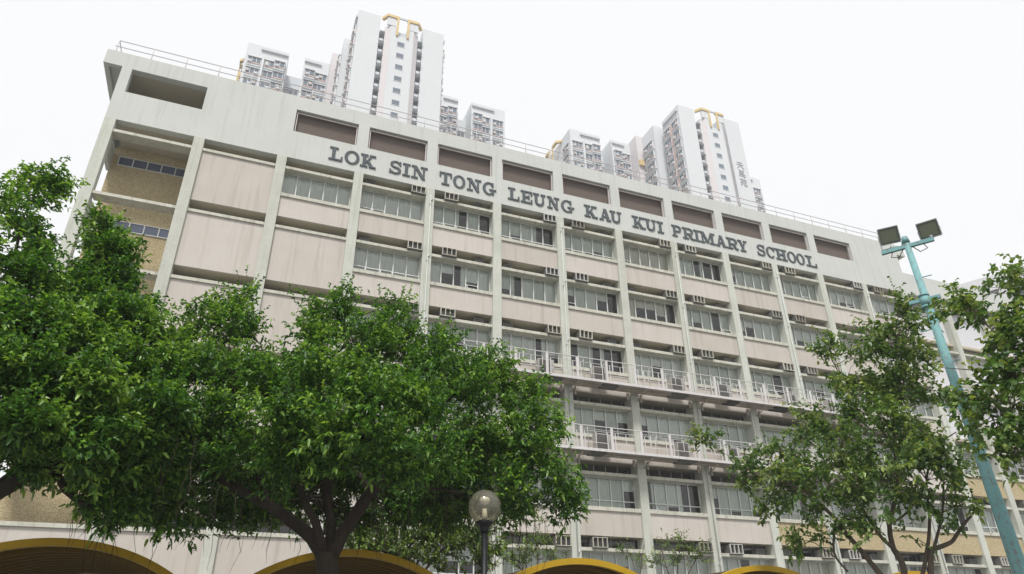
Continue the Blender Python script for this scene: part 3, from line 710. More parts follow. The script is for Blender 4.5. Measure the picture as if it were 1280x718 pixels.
# ------------------------------------------------------------------ yellow barrel-vaulted walkway
YA, YB, ZC, RO, SP = -18.12, -15.0, 2.80, 2.35, 3.32
wk = thing('covered_walkway', (12.5, -16.6, 0), 'yellow covered walkway with a row of low barrel vaults in front of the school', 'walkway')
def arc_pts(cx, r, zc, half, n=26):
    a = math.asin(half/r); return [(cx+r*math.sin(-a+2*a*j/n), zc+r*math.cos(-a+2*a*j/n)) for j in range(n+1)]
def arch(b, cx, ro, ri, y0, y1, half, m=0):
    zc = ZC-RO; o = arc_pts(cx, ro, zc, half); i_ = arc_pts(cx, ri, zc, half*ri/ro); n = len(o)
    vs = []
    for y in (y0, y1): vs += [(p[0], y, p[1]) for p in o]+[(p[0], y, p[1]) for p in i_]
    fs = []
    for j in range(n-1):
        fs += [(j, n+j, n+j+1, j+1), (2*n+j, 2*n+j+1, 3*n+j+1, 3*n+j), (j, j+1, 2*n+j+1, 2*n+j), (n+j, 3*n+j, 3*n+j+1, n+j+1)]
    fs += [(0, 2*n, 3*n, n), (n-1, 2*n-1, 4*n-1, 3*n-1)]
    b.add(vs, fs, m, False)
HALF = SP/2-.06
for i in range(-1, 5):
    cx = 9.19+SP*(i-1); dz = .07 if i == 0 else 0
    v = MB(); arch(v, cx, RO-.02, RO-.055, YA+.10, YB-.05, HALF); vo = v.build('vault', M['vaultshade'], wk)
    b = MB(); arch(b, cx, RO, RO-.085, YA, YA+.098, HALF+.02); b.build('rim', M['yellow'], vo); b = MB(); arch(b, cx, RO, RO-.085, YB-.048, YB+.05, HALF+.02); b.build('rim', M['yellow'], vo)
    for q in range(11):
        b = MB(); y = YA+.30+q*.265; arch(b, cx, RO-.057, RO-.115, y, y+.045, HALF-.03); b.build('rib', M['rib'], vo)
for i in range(-1, 6):
    x = 9.19+SP*(i-1.5); zb = ZC-RO+math.sqrt(RO**2-(SP/2)**2)
    MB().box(x-.055, x+.055, YA+.0, YB, zb-.16, zb-.02).build('gutter_beam', M['yellow'], wk)
    for y in (YA+.08, YB-.1): MB().tube([(x, y, 0), (x, y, zb-.161)], .05, 10).build('post', M['yellow'], wk)

# ------------------------------------------------------------------ globe lamp
LX, LY, LZ = 10.13, -20.54, 2.973
lp = thing('globe_lamp', (LX, LY, 0), 'black park lamp post with a smoky clear globe, beside the leafy tree', 'street lamp')
G = (LX, LY, LZ)
MB().tube([(LX, LY, 0), (LX, LY, LZ-.235)], [.040, .034], 14).build('pole', M['black'], lp)
MB().lathe([(.001, -.26), (.04, -.26), (.05, -.225), (.048, -.20), (.085, -.178), (.098, -.157), (.085, -.147), (.001, -.147)], G, 20).build('collar', M['black'], lp)
MB().lathe([(.176*math.cos(R(a)), .176*math.sin(R(a))) for a in range(-62, 91, 8)], G, 32).build('globe', M['globe'], lp)
MB().lathe([(.001, -.146), (.03, -.146), (.03, -.08), (.024, -.02), (.001, -.02)], G, 14).build('lamp_holder', M['bulb'], lp)
MB().lathe([(.001, .02), (.045, .04), (.06, .075), (.04, .10), (.001, .105)], G, 14).build('bulb', M['bulb'], lp)

# ------------------------------------------------------------------ teal floodlight pole
FX, FY = 16.31, -21.885
fp = thing('floodlight_pole', (FX, FY, 0), 'tall teal pole with peeling paint carrying two square floodlights', 'floodlight')
MB().tube([(FX, FY, 0), (FX, FY, 2.0), (FX-.01, FY+.02, 4.0), (FX-.035, FY+.06, 6.95)], [.100, .092, .068, .042], 16).build('pole', M['teal'], fp)
TX, TY = FX-.035, FY+.06
A = Vector((16.085, -21.555, 6.84)); Bv = Vector((16.50, -22.19, 6.84)); dd = (Bv-A).normalized(); nn = Vector((-dd.y, dd.x, 0))
def orient(b, c, ax, up, hx, hy, hz, m=0):
    """box with half sizes along ax, up x ax, up"""
    ax = ax.normalized(); up = (up-ax*up.dot(ax)).normalized(); ay = up.cross(ax)
    v = [c+ax*sx*hx+ay*sy*hy+up*sz*hz for sz in (-1, 1) for sx, sy in ((-1,-1),(1,-1),(1,1),(-1,1))]
    return b.add(v, [(0,3,2,1),(4,5,6,7),(0,1,5,4),(1,2,6,5),(2,3,7,6),(3,0,4,7)], m)
UPV = Vector((0, 0, 1))
mid = (A+Bv)/2; mid.x, mid.y = TX, TY
orient(MB(), mid, dd, UPV, .35, .024, .028).build('crossbar', M['teal'], fp)
MB().tube([(TX, TY, 6.90), (TX, TY, 7.0)], [.055, .04], 14).build('pole_cap', M['teal'], fp)
tocam = (Vector((7.6, -27.7, 0))-Vector((16.3, -21.9, 0))).normalized()
for c, tw in ((Vector((16.165, -21.675, 7.09)), .12), (Vector((16.45, -22.10, 7.01)), -.05)):
    face = (tocam+Vector((0, 0, -.62))+dd*tw).normalized(); ax = face.cross(UPV).normalized(); up = ax.cross(face)
    if up.z < 0: up = -up
    h = MB(); 
    cc = c-face*.055
    q = [c+ax*sx*.130+up*sz*.114 for sx, sz in ((-1,-1),(1,-1),(1,1),(-1,1))]; q2 = [cc-face*.055+ax*sx*.09+up*sz*.08 for sx, sz in ((-1,-1),(1,-1),(1,1),(-1,1))]
    h.add(q+q2, [(0,1,2,3),(7,6,5,4),(0,4,5,1),(1,5,6,2),(2,6,7,3),(3,7,4,0)])
    ho = h.build('floodlight', M['housing'], fp)
    orient(MB(), c+face*.006, ax, up, .15, .004, .13).build('lens', M['lens'], ho) if False else None
    b = MB(); q = [c+face*.004+ax*sx*.117+up*sz*.101 for sx, sz in ((-1,-1),(1,-1),(1,1),(-1,1))]; b.quad(*q).build('lens', M['lens'], ho)
    b = MB()
    for sx, sz, hx, hz in ((0, -.121, .138, .009), (0, .121, .138, .009), (-.132, 0, .008, .112), (.132, 0, .008, .112)):
        orient(b, c+ax*sx+up*sz+face*.0, ax, up, hx, .02, hz)
    b.build('rim', M['dframe'], ho)
    b = MB(); b.tube([(cc.x, cc.y, 6.872), (cc.x, cc.y, 6.93)], .03, 8)
    for s in (-1, 1): b.tube([cc+ax*.142*s, Vector((cc.x, cc.y, 6.90))+ax*.135*s, Vector((cc.x, cc.y, 6.90))], .010, 6)
    b.build('yoke', M['dframe'], ho)
b = MB(); b.tube([(TX, TY, 6.0), (TX, TY, 6.03)], .074, 16); b.tube([(TX, TY, 5.82), (TX, TY, 5.85)], .078, 16); b.tube([(TX, TY, 5.85), (TX, TY, 6.0)], .067, 16); b.build('clamp', M['teal'], fp)
orient(MB(), Vector((TX, TY, 5.95)), dd, UPV, .20, .026, .026).build('bracket_arm', M['teal'], fp)
for s, lenp in ((-1, .16), (1, .16)):
    p = Vector((TX, TY, 6.80)); q = [p+dd*.05*s+UPV*.03, p+dd*.14*s-UPV*.10, p+dd*.24*s-UPV*.07, p+dd*.20*s+UPV*.03]
    MB().tube(q, .007, 6).build('cable', M['black'], fp)
for z, s in ((5.0, 1), (4.4, -1), (5.5, -1), (6.3, 1)):
    p = Vector((TX, TY, z)); MB().tube([p, p+dd*.18*s], .008, 5).build('climbing_peg', M['teal'], fp)

# ------------------------------------------------------------------ thin urban haze
def haze(density):
    m = bpy.data.materials.new('haze_air'); m.use_nodes = True; t = m.node_tree; t.nodes.clear()
    v = node(t, "ShaderNodeVolumePrincipled"); v.inputs['Color'].default_value = (.93, .95, .98, 1); v.inputs['Density'].default_value = density; v.inputs['Anisotropy'].default_value = 0.0
    o = node(t, "ShaderNodeOutputMaterial"); t.links.new(v.outputs[0], o.inputs['Volume'])
    h = MB().box(-60, 180, -60, 125, -1, 103).build('haze', m); h['kind'] = 'stuff'
haze(.0009)
# ------------------------------------------------------------------ trees
def crown_mesh(name, blobs, n, ll, lw, matl, seed, twig=.22, per=9, up=.5, rad=.76, tuft=24, ts=1.0, fill=.12, lay=.8, flat=.72):
    rg = np.random.default_rng(seed); B_ = np.array(blobs); dens = B_[:, 4]; rb = B_[:, 3]*rad
    nt_ = n//per
    # tufts: leafy shoots that stand on the surface of each limb's clump
    tc = []; tdir = []; tr = []
    for (x, y, z), r, de in zip(B_[:, :3], rb, dens):
        k = max(4, int(round(tuft*de*(r/.3)**1.35)))
        for _ in range(k):
            d = rg.normal(size=3); d /= np.linalg.norm(d)
            if d[2] < -.15 and rg.random() < lay: d[2] = -d[2]
            d[2] *= flat
            tc.append(np.array([x, y, z])+d*r*rg.uniform(.55, 1.08)); tdir.append(d); tr.append(rg.uniform(.6, 1.35))
    tc = np.array(tc); tdir = np.array(tdir); tr = np.array(tr)
    bi = rg.choice(len(tc), nt_, p=tr**2/np.sum(tr**2)); 
    td = tdir[bi]*.9+rg.normal(size=(nt_, 3))*.50; td[:, 2] += up; td /= np.linalg.norm(td, axis=1)[:, None]
    ax = tdir[bi].copy(); ax[:, 2] += up*1.3; ax /= np.linalg.norm(ax, axis=1)[:, None]
    o = tc[bi]+rg.normal(size=(nt_, 3))*(.055*tr[bi])[:, None]*ts+ax*(rg.uniform(-.10, .13, nt_)*tr[bi])[:, None]*ts
    nf = int(nt_*fill); fb = rg.choice(len(B_), nf, p=rb**3/np.sum(rb**3)); dd_ = rg.normal(size=(nf, 3)); dd_ /= np.linalg.norm(dd_, axis=1)[:, None]
    o[:nf] = B_[fb, :3]+dd_*(rb[fb]*rg.random(nf)**.4*.75)[:, None]*np.array([1, 1, .6])
    tl = twig*(.5+rg.random(nt_))
    f = np.tile(np.linspace(.1, 1, per), nt_)[:, None]; T_ = np.repeat(td, per, 0); O = np.repeat(o, per, 0); L_ = np.repeat(tl, per)[:, None]
    m = nt_*per; p = O+T_*f*L_
    ld = T_*.75+rg.normal(size=(m, 3))*.55; ld[:, 2] += .18; ld /= np.linalg.norm(ld, axis=1)[:, None]
    nn_ = rg.normal(size=(m, 3))*.5; nn_[:, 2] += 1.0
    sd = np.cross(ld, nn_); sd /= np.linalg.norm(sd, axis=1)[:, None]; nr = np.cross(sd, ld)
    s = (.65+.6*rg.random(m))[:, None]; l = ll*s; wd = lw*s*.5
    v = np.stack([p, p+ld*l*.35+sd*wd+nr*wd*.35, p+ld*l*.75+sd*wd*.72+nr*wd*.2-np.array([0, 0, .02])*s, p+ld*l-np.array([0, 0, .03])*s*1.0,
                  p+ld*l*.75-sd*wd*.72+nr*wd*.2-np.array([0, 0, .02])*s, p+ld*l*.35-sd*wd+nr*wd*.35], 1).reshape(-1, 3)
    k = np.arange(m)[:, None]*6; fc = np.concatenate([k+np.array([[0, 1, 2, 3]]), k+np.array([[0, 3, 4, 5]])], 1).reshape(-1)
    me = bpy.data.meshes.new(name); me.vertices.add(len(v)); me.vertices.foreach_set('co', v.astype(np.float32).ravel())
    me.loops.add(len(fc)); me.loops.foreach_set('vertex_index', fc.astype(np.int32))
    me.polygons.add(m*2); me.polygons.foreach_set('loop_start', (np.arange(m*2)*4).astype(np.int32)); me.polygons.foreach_set('loop_total', np.full(m*2, 4, np.int32))
    me.materials.append(matl)
    flush_sunlit = (rg.random(len(tc)) < .48)*rg.uniform(.35, 1, len(tc))  # random tufts of new growth, also coloured brighter as if sunlit
    yg = np.clip((f[:, 0]-.25)*1.3, 0, 1)*np.repeat(flush_sunlit[bi]*(np.arange(nt_) >= nf), per)*rg.uniform(.4, 1, m)
    at = me.attributes.new('young_sunlit', 'FLOAT', 'POINT'); at.data.foreach_set('value', np.repeat(yg, 6).astype(np.float32)); me.update(calc_edges=True); me.validate(); return me, o, td, tl
def tree(name, base, label, limbs, blobs, n, ll, lw, leafm, barkm, seed, cat='tree', twigs=260, group=None, **kw):
    t = thing(name, (base[0], base[1], 0), label, cat, group); bs = BASE[t]
    me, o, td, tl = crown_mesh('crown', blobs, n, ll, lw, leafm, seed, **kw)
    me.transform(Matrix.Translation(-bs)); c = bpy.data.objects.new('crown', me); COL.objects.link(c); c.parent = t
    b = MB(); rg = random.Random(seed)
    pts_all = []
    for q, lb in enumerate(limbs):
        # smooth the polyline
        P = [Vector(x[:3]) for x in lb]; rr_ = [x[3] for x in lb]; PP = []; RR = []
        for i in range(len(P)-1):
            p0 = P[max(0, i-1)]; p1 = P[i]; p2 = P[i+1]; p3 = P[min(len(P)-1, i+2)]
            for j in range(4):
                u = j/4; PP.append(.5*((2*p1)+(p2-p0)*u+(2*p0-5*p1+4*p2-p3)*u*u+(3*p1-p0-3*p2+p3)*u**3)+Vector((rg.uniform(-1, 1), rg.uniform(-1, 1), rg.uniform(-1, 1)))*rr_[i]*.10); RR.append(rr_[i]*(1-u)+rr_[i+1]*u)
        PP.append(P[-1]); RR.append(rr_[-1])
        if q == 0 or P[0].z < 1.9:
            PP.insert(0, Vector((PP[0].x, PP[0].y, -.05))); RR.insert(0, RR[0]*1.25)
        b.tube(PP, RR, 9); pts_all += [(p, r) for p, r in zip(PP, RR) if p.z > 1.8]
    # side branches to the clumps
    idx = np.random.default_rng(seed).choice(len(o), min(twigs, len(o)), replace=False)
    for i in idx:
        tip = Vector(o[i]); cand = sorted(pts_all, key=lambda pr_: (pr_[0]-tip).length+max(0, pr_[0].z-tip.z)*.6)[rg.randrange(0, 4)]
        a = cand[0]; L_ = (tip-a).length
        if L_ > 1.9: continue
        r0 = min(cand[1]*.55, .006+.010*L_); md = (a+tip)/2+Vector((rg.uniform(-.1, .1), rg.uniform(-.1, .1), rg.uniform(0, .16)))*L_*.9
        b.tube([a, md, tip+Vector(td[i])*.1], [r0, r0*.7, .0025], 5, 0, False)
    b.build('trunk', barkm, t)
    return t
LETTERS= [('L', 9.27, 9.93), ('O', 10.02, 10.74), ('K', 10.79, 11.57), ('S', 12.25, 12.84), ('I', 12.91, 13.3), ('N', 13.37, 14.19), ('T', 14.83, 15.49), ('O', 15.56, 16.22), ('N', 16.32, 17.09), ('G', 17.18, 17.93), ('L', 18.59, 19.25), ('E', 19.33, 20.0), ('U', 20.05, 20.79), ('N', 20.89, 21.61), ('G', 21.71, 22.5), ('K', 23.12, 23.94), ('A', 24.06, 24.78), ('U', 24.74, 25.48), ('K', 26.16, 27.01), ('U', 26.97, 27.76), ('I', 27.81, 28.23), ('P', 28.81, 29.48), ('R', 29.53, 30.31), ('I', 30.33, 30.74), ('M', 30.74, 31.81), ('A', 31.88, 32.66), ('R', 32.64, 33.48), ('Y', 33.48, 34.15), ('S', 34.9, 35.49), ('C', 35.59, 36.25), ('H', 36.25, 37.22), ('O', 37.19, 37.89), ('O', 37.93, 38.57), ('L', 38.65, 39.5)]
BLOB_main= [(8.41, -19.76, 5.42, 0.22, 1), (8.39, -19.55, 5.21, 0.36, 1), (8.22, -19.94, 4.83, 0.3, 1), (8.17, -19.33, 4.66, 0.34, 1), (9.16, -19.56, 5.55, 0.21, 1), (9.04, -19.64, 5.2, 0.31, 1), (8.85, -19.81, 4.87, 0.41, 1), (9.41, -19.31, 5.14, 0.34, 1), (9.76, -19.6, 5.17, 0.23, 1), (9.68, -19.79, 4.78, 0.36, 1), (10.22, -19.42, 4.87, 0.28, 1), (10.53, -19.74, 4.97, 0.18, 1), (10.46, -19.71, 4.74, 0.25, 1), (10.17, -19.93, 4.37, 0.4, 1), (10.78, -19.73, 4.5, 0.31, 1), (11.09, -19.75, 4.59, 0.19, 1), (10.81, -20.07, 4.09, 0.36, 1), (11.2, -20.02, 3.99, 0.22, 1), (10.63, -20.1, 3.72, 0.4, 1), (11.02, -20.27, 3.47, 0.28, 1), (11.24, -20.15, 3.19, 0.23, 1), (11.35, -20.21, 3.04, 0.09, 1), (10.75, -20.15, 3.25, 0.32, 1), (10.7, -19.91, 3.06, 0.17, 1), (10.3, -19.87, 3.79, 0.43, 1), (10.28, -19.65, 3.45, 0.27, 1), (7.28, -19.12, 5.6, 0.14, 1), (7.33, -19.11, 5.38, 0.24, 1), (7.27, -19.32, 5.04, 0.35, 1), (6.9, -18.94, 5.09, 0.26, 1), (6.8, -18.84, 5.45, 0.14, 1), (6.66, -18.76, 5.18, 0.16, 1), (7.63, -19.51, 4.58, 0.19, 1), (6.86, -19.34, 4.61, 0.37, 1), (7.28, -19.72, 4.38, 0.42, 1), (7.73, -20.01, 4.13, 0.37, 1), (8.26, -20.54, 4.13, 0.44, 1), (8.74, -20.81, 3.92, 0.43, 1), (9.27, -20.71, 3.93, 0.41, 1), (7.92, -20.52, 3.67, 0.37, 1), (7.31, -19.92, 3.78, 0.41, 1), (6.87, -19.44, 3.96, 0.32, 1), (8.37, -20.86, 3.5, 0.36, 1), (8.9, -21.04, 3.38, 0.35, 1), (9.53, -20.68, 3.52, 0.36, 1), (7.61, -20.11, 3.33, 0.31, 1), (7.23, -19.72, 3.35, 0.3, 1), (8.07, -20.33, 3.28, 0.28, 1), (8.59, -20.68, 3.2, 0.27, 1), (9.16, -20.69, 3.16, 0.28, 1), (9.87, -19.84, 3.39, 0.28, 1), (7.2, -19.52, 3.09, 0.25, 1), (7.61, -19.31, 3.07, 0.25, 1), (8.02, -18.92, 3.03, 0.22, 1), (7.73, -18.91, 2.93, 0.13, 1), (10.16, -19.09, 3.21, 0.26, 1), (9.65, -19.06, 3.14, 0.26, 1), (10.4, -19.16, 3.21, 0.18, 1), (9.0, -18.42, 5.07, 0.57, 1), (8.31, -18.14, 4.72, 0.56, 1), (9.89, -18.19, 4.65, 0.58, 1), (7.48, -18.11, 4.63, 0.54, 1), (9.18, -18.04, 3.93, 0.49, 1), (8.26, -17.94, 3.66, 0.43, 1), (10.62, -18.61, 4.14, 0.45, 1), (10.05, -18.43, 5.07, 0.42, 1), (7.31, -18.52, 3.87, 0.46, 1), (7.07, -18.73, 3.51, 0.38, 1), (7.76, -18.41, 3.43, 0.4, 1), (8.29, -18.14, 4.05, 0.49, 1), (8.86, -18.2, 3.55, 0.43, 1), (9.55, -18.52, 3.43, 0.38, 1), (10.08, -18.55, 3.67, 0.43, 1), (10.77, -18.87, 3.65, 0.37, 1), (7.42, -19.11, 3.01, 0.23, 1), (7.89, -19.12, 2.95, 0.2, 1), (6.97, -19.33, 3.63, 0.27, 1), (8.46, -18.75, 4.12, 0.45, 1), (9.09, -19.04, 3.89, 0.45, 1), (8.31, -18.04, 3.23, 0.33, 1), (8.75, -17.78, 3.22, 0.3, 1), (9.28, -17.86, 3.21, 0.35, 1), (9.81, -17.96, 3.22, 0.38, 1), (10.26, -18.18, 3.19, 0.35, 1), (10.67, -18.52, 3.29, 0.3, 1), (7.99, -18.02, 3.4, 0.37, 1), (9.59, -17.71, 3.8, 0.53, 1), (9.07, -17.52, 3.69, 0.53, 1), (8.5, -17.55, 3.76, 0.52, 1), (10.26, -17.87, 3.82, 0.51, 1), (10.57, -19.44, 3.13, 0.2, 1), (10.84, -19.54, 3.03, 0.12, 1), (9.79, -19.3, 3.11, 0.23, 1), (10.13, -19.19, 3.0, 0.18, 1), (7.31, -19.22, 2.9, 0.16, 1)]
BLOB_left= [(5.62, -19.34, 6.09, 0.16, 1), (5.74, -19.41, 5.75, 0.25, 1), (5.73, -19.52, 5.37, 0.28, 1), (5.96, -19.26, 5.4, 0.21, 1), (6.21, -19.42, 5.04, 0.2, 1), (5.62, -19.75, 5.04, 0.3, 1), (6.16, -19.84, 4.75, 0.37, 1), (6.4, -19.39, 4.78, 0.18, 1), (4.98, -19.93, 6.39, 0.13, 0.45), (4.97, -20.04, 6.0, 0.17, 0.45), (5.01, -20.13, 5.59, 0.17, 0.45), (5.22, -19.86, 5.6, 0.08, 0.45), (5.27, -20.05, 5.25, 0.17, 0.45), (5.17, -20.29, 5.01, 0.18, 0.45), (4.81, -20.42, 5.52, 0.21, 0.45), (5.11, -19.79, 6.34, 0.06, 0.45), (4.89, -20.6, 4.97, 0.3, 0.45), (5.37, -20.23, 4.85, 0.24, 1), (5.52, -20.6, 4.32, 0.34, 1), (5.87, -20.3, 4.33, 0.38, 1), (6.34, -20.21, 4.13, 0.37, 1), (6.67, -19.76, 4.2, 0.29, 1), (5.69, -20.97, 3.74, 0.39, 1), (6.11, -20.76, 3.63, 0.39, 1), (6.6, -20.38, 3.65, 0.36, 1), (5.9, -21.02, 3.25, 0.31, 1), (6.29, -20.83, 3.2, 0.28, 1), (6.67, -20.37, 3.31, 0.26, 1), (5.13, -20.94, 4.04, 0.41, 1), (5.34, -21.08, 3.31, 0.36, 1), (5.94, -20.6, 3.02, 0.17, 1), (6.46, -20.29, 3.05, 0.22, 1), (6.82, -19.95, 3.18, 0.26, 1), (6.54, -19.98, 2.85, 0.18, 1), (6.87, -19.74, 2.87, 0.18, 1), (7.05, -19.53, 2.88, 0.13, 1), (6.35, -20.21, 2.91, 0.16, 1), (6.51, -19.98, 2.71, 0.08, 1), (5.34, -18.99, 4.48, 0.45, 1), (5.99, -18.65, 4.29, 0.48, 1), (4.83, -19.14, 4.27, 0.51, 1), (5.59, -18.73, 4.92, 0.39, 1), (6.55, -18.77, 3.74, 0.41, 1), (6.2, -19.22, 3.34, 0.31, 1), (6.58, -19.47, 3.1, 0.27, 1), (5.64, -19.13, 3.74, 0.43, 1), (6.66, -18.96, 4.07, 0.37, 1), (5.26, -19.64, 3.41, 0.39, 1)]
BLOB_right= [(16.96, -20.89, 6.24, 0.25, 1), (16.83, -20.72, 6.08, 0.25, 1), (17.02, -20.98, 6.0, 0.27, 1), (16.73, -20.58, 5.84, 0.2, 1), (16.68, -20.85, 5.6, 0.27, 1), (16.69, -20.22, 5.84, 0.12, 1), (16.78, -20.17, 5.46, 0.15, 1), (16.8, -21.02, 5.35, 0.24, 1), (16.59, -19.79, 6.11, 0.11, 1), (16.49, -19.68, 5.99, 0.08, 1), (16.56, -19.75, 5.58, 0.11, 1), (16.56, -19.91, 5.25, 0.18, 1), (16.7, -20.55, 5.18, 0.37, 1), (16.76, -20.96, 4.87, 0.33, 1), (16.36, -20.14, 4.83, 0.35, 1), (16.36, -20.76, 4.46, 0.39, 1), (16.57, -21.04, 4.23, 0.23, 1), (16.26, -19.43, 4.96, 0.21, 1), (16.19, -19.65, 4.56, 0.33, 1), (16.05, -19.22, 4.66, 0.21, 1), (16.04, -20.38, 4.12, 0.42, 1), (16.24, -20.93, 3.83, 0.38, 1), (16.63, -21.11, 3.82, 0.26, 1), (15.82, -18.86, 4.47, 0.21, 1), (15.6, -18.52, 4.46, 0.19, 1), (15.51, -18.32, 4.44, 0.11, 1), (15.71, -19.16, 4.07, 0.3, 1), (15.71, -19.72, 3.95, 0.34, 1), (15.21, -17.81, 4.84, 0.07, 1), (15.29, -17.88, 4.87, 0.06, 1), (15.64, -18.69, 4.16, 0.13, 1), (15.54, -18.47, 3.94, 0.16, 1), (15.58, -18.64, 3.66, 0.18, 1), (15.65, -19.1, 3.64, 0.22, 1), (15.69, -19.42, 3.41, 0.19, 1), (15.81, -19.83, 3.58, 0.26, 1), (15.95, -20.27, 3.51, 0.27, 1), (16.12, -20.63, 3.4, 0.24, 1), (16.36, -20.92, 3.36, 0.22, 1), (16.78, -21.16, 3.61, 0.15, 1), (16.9, -21.15, 3.35, 0.13, 1), (16.77, -20.97, 3.22, 0.11, 1), (16.03, -20.22, 3.14, 0.18, 1), (16.28, -20.51, 3.05, 0.11, 1), (15.8, -19.54, 3.12, 0.09, 1), (15.7, -19.15, 3.11, 0.1, 1), (16.02, -19.75, 3.26, 0.12, 1), (17.53, -19.66, 5.3, 0.41, 1), (17.73, -19.92, 4.7, 0.39, 1), (17.06, -19.12, 4.31, 0.4, 1), (17.41, -19.51, 3.99, 0.39, 1), (16.58, -18.48, 4.15, 0.27, 1)]
BLOB_edge= [(16.05, -23.2, 5.7, 0.1, 1), (15.99, -23.09, 5.63, 0.08, 1), (16.01, -23.33, 5.51, 0.15, 1), (15.92, -23.18, 5.28, 0.13, 1), (16.02, -22.54, 5.51, 0.14, 1), (15.98, -22.67, 5.33, 0.12, 1), (15.95, -22.44, 5.57, 0.05, 1), (15.87, -23.28, 4.98, 0.22, 1), (15.76, -23.09, 4.99, 0.19, 1), (15.71, -23.01, 4.77, 0.13, 1), (15.61, -23.23, 4.61, 0.25, 1), (15.52, -23.07, 4.41, 0.14, 1), (15.46, -22.79, 4.25, 0.11, 1), (15.35, -23.18, 4.12, 0.26, 1), (15.26, -22.84, 3.99, 0.21, 1), (15.4, -22.5, 4.19, 0.1, 1), (15.28, -23.06, 3.74, 0.24, 1), (15.19, -22.73, 3.69, 0.16, 1), (15.3, -23.1, 3.43, 0.17, 1), (15.26, -22.84, 3.49, 0.12, 1), (15.75, -23.49, 4.62, 0.35, 1), (15.51, -23.46, 3.87, 0.38, 1), (15.58, -22.98, 4.31, 0.13, 1)]
BLOB_bush= [(9.9, -14.92, 3.16, 0.31, 1), (10.23, -14.99, 3.3, 0.28, 1), (9.72, -14.89, 3.03, 0.22, 1), (10.77, -15.11, 3.37, 0.28, 1), (11.11, -15.2, 3.58, 0.23, 1), (11.32, -15.26, 3.31, 0.31, 1), (11.73, -15.39, 3.31, 0.26, 1), (11.87, -15.44, 3.04, 0.25, 1), (10.52, -15.05, 3.04, 0.31, 1), (11.06, -15.19, 2.98, 0.28, 1), (12.13, -15.54, 3.17, 0.11, 1), (12.13, -15.32, 3.61, 0.12, 1)]
BLOB_bush2= [(14.31, -12.1, 3.65, 0.19, 1), (14.57, -12.22, 3.82, 0.15, 1), (13.88, -11.92, 3.48, 0.22, 1), (14.14, -12.03, 3.39, 0.22, 1), (14.73, -12.29, 3.47, 0.19, 1), (14.92, -12.38, 3.9, 0.09, 1), (14.45, -12.16, 4.27, 0.08, 1)]
BLOB_bush3= [(17.22, -11.34, 3.84, 0.12, 1), (18.16, -11.94, 3.9, 0.16, 1), (18.43, -12.12, 4.08, 0.12, 1), (18.3, -12.03, 3.61, 0.2, 1), (18.7, -12.31, 3.59, 0.16, 1), (18.88, -12.44, 3.77, 0.1, 1), (17.46, -11.48, 3.54, 0.12, 1), (17.88, -11.75, 3.53, 0.16, 1), (18.6, -12.23, 3.78, 0.16, 1)]
LIMB_main= [[(8.7, -19.69, 2.16, 0.1255), (8.67, -19.69, 2.37, 0.1144), (8.63, -19.68, 2.57, 0.1107)], [(8.61, -19.68, 2.53, 0.0812), (8.43, -19.56, 2.76, 0.0738), (8.21, -19.64, 2.88, 0.0627), (7.97, -19.72, 3.0, 0.0554), (7.66, -19.71, 3.15, 0.0443), (7.35, -19.61, 3.32, 0.0369), (7.06, -19.53, 3.59, 0.0258)], [(8.65, -19.68, 2.55, 0.0664), (8.67, -19.58, 2.87, 0.0517), (8.58, -19.57, 3.17, 0.048), (8.55, -19.77, 3.53, 0.0406), (8.42, -19.86, 4.0, 0.0295), (8.4, -19.75, 4.72, 0.0148)], [(8.6, -19.68, 2.57, 0.059), (8.47, -19.86, 2.82, 0.0443), (8.31, -19.95, 3.04, 0.0369), (8.2, -20.04, 3.31, 0.0295), (7.96, -20.02, 3.72, 0.0221), (7.73, -19.91, 4.18, 0.0148)], [(8.7, -19.69, 2.54, 0.0812), (8.8, -19.7, 2.78, 0.0738), (8.93, -19.83, 3.02, 0.0664), (9.06, -19.95, 3.23, 0.059), (9.3, -20.0, 3.42, 0.0443), (9.73, -19.8, 3.62, 0.0295), (10.18, -19.62, 3.85, 0.0185), (10.62, -19.56, 4.21, 0.0074)], [(9.02, -19.84, 3.15, 0.0443), (8.96, -19.73, 3.34, 0.0369), (8.84, -19.51, 3.52, 0.0332), (8.74, -19.39, 3.82, 0.0258), (8.88, -19.41, 4.38, 0.0185)], [(9.28, -20.1, 3.4, 0.0369), (9.63, -19.87, 3.29, 0.0258), (10.07, -19.69, 3.29, 0.0162), (10.56, -19.75, 3.22, 0.0103), (11.09, -19.97, 3.14, 0.0052)], [(7.97, -19.72, 3.0, 0.0369), (7.85, -19.62, 3.29, 0.0295), (7.59, -19.41, 3.67, 0.0221), (7.41, -19.31, 4.24, 0.0148)], [(9.14, -19.97, 3.31, 0.0369), (9.46, -20.04, 3.77, 0.0295), (9.88, -19.84, 4.36, 0.0221), (10.32, -19.77, 4.7, 0.0111)], [(9.62, -20.19, 3.47, 0.0295), (9.12, -20.37, 3.56, 0.0221), (8.66, -20.49, 3.66, 0.0148)]]
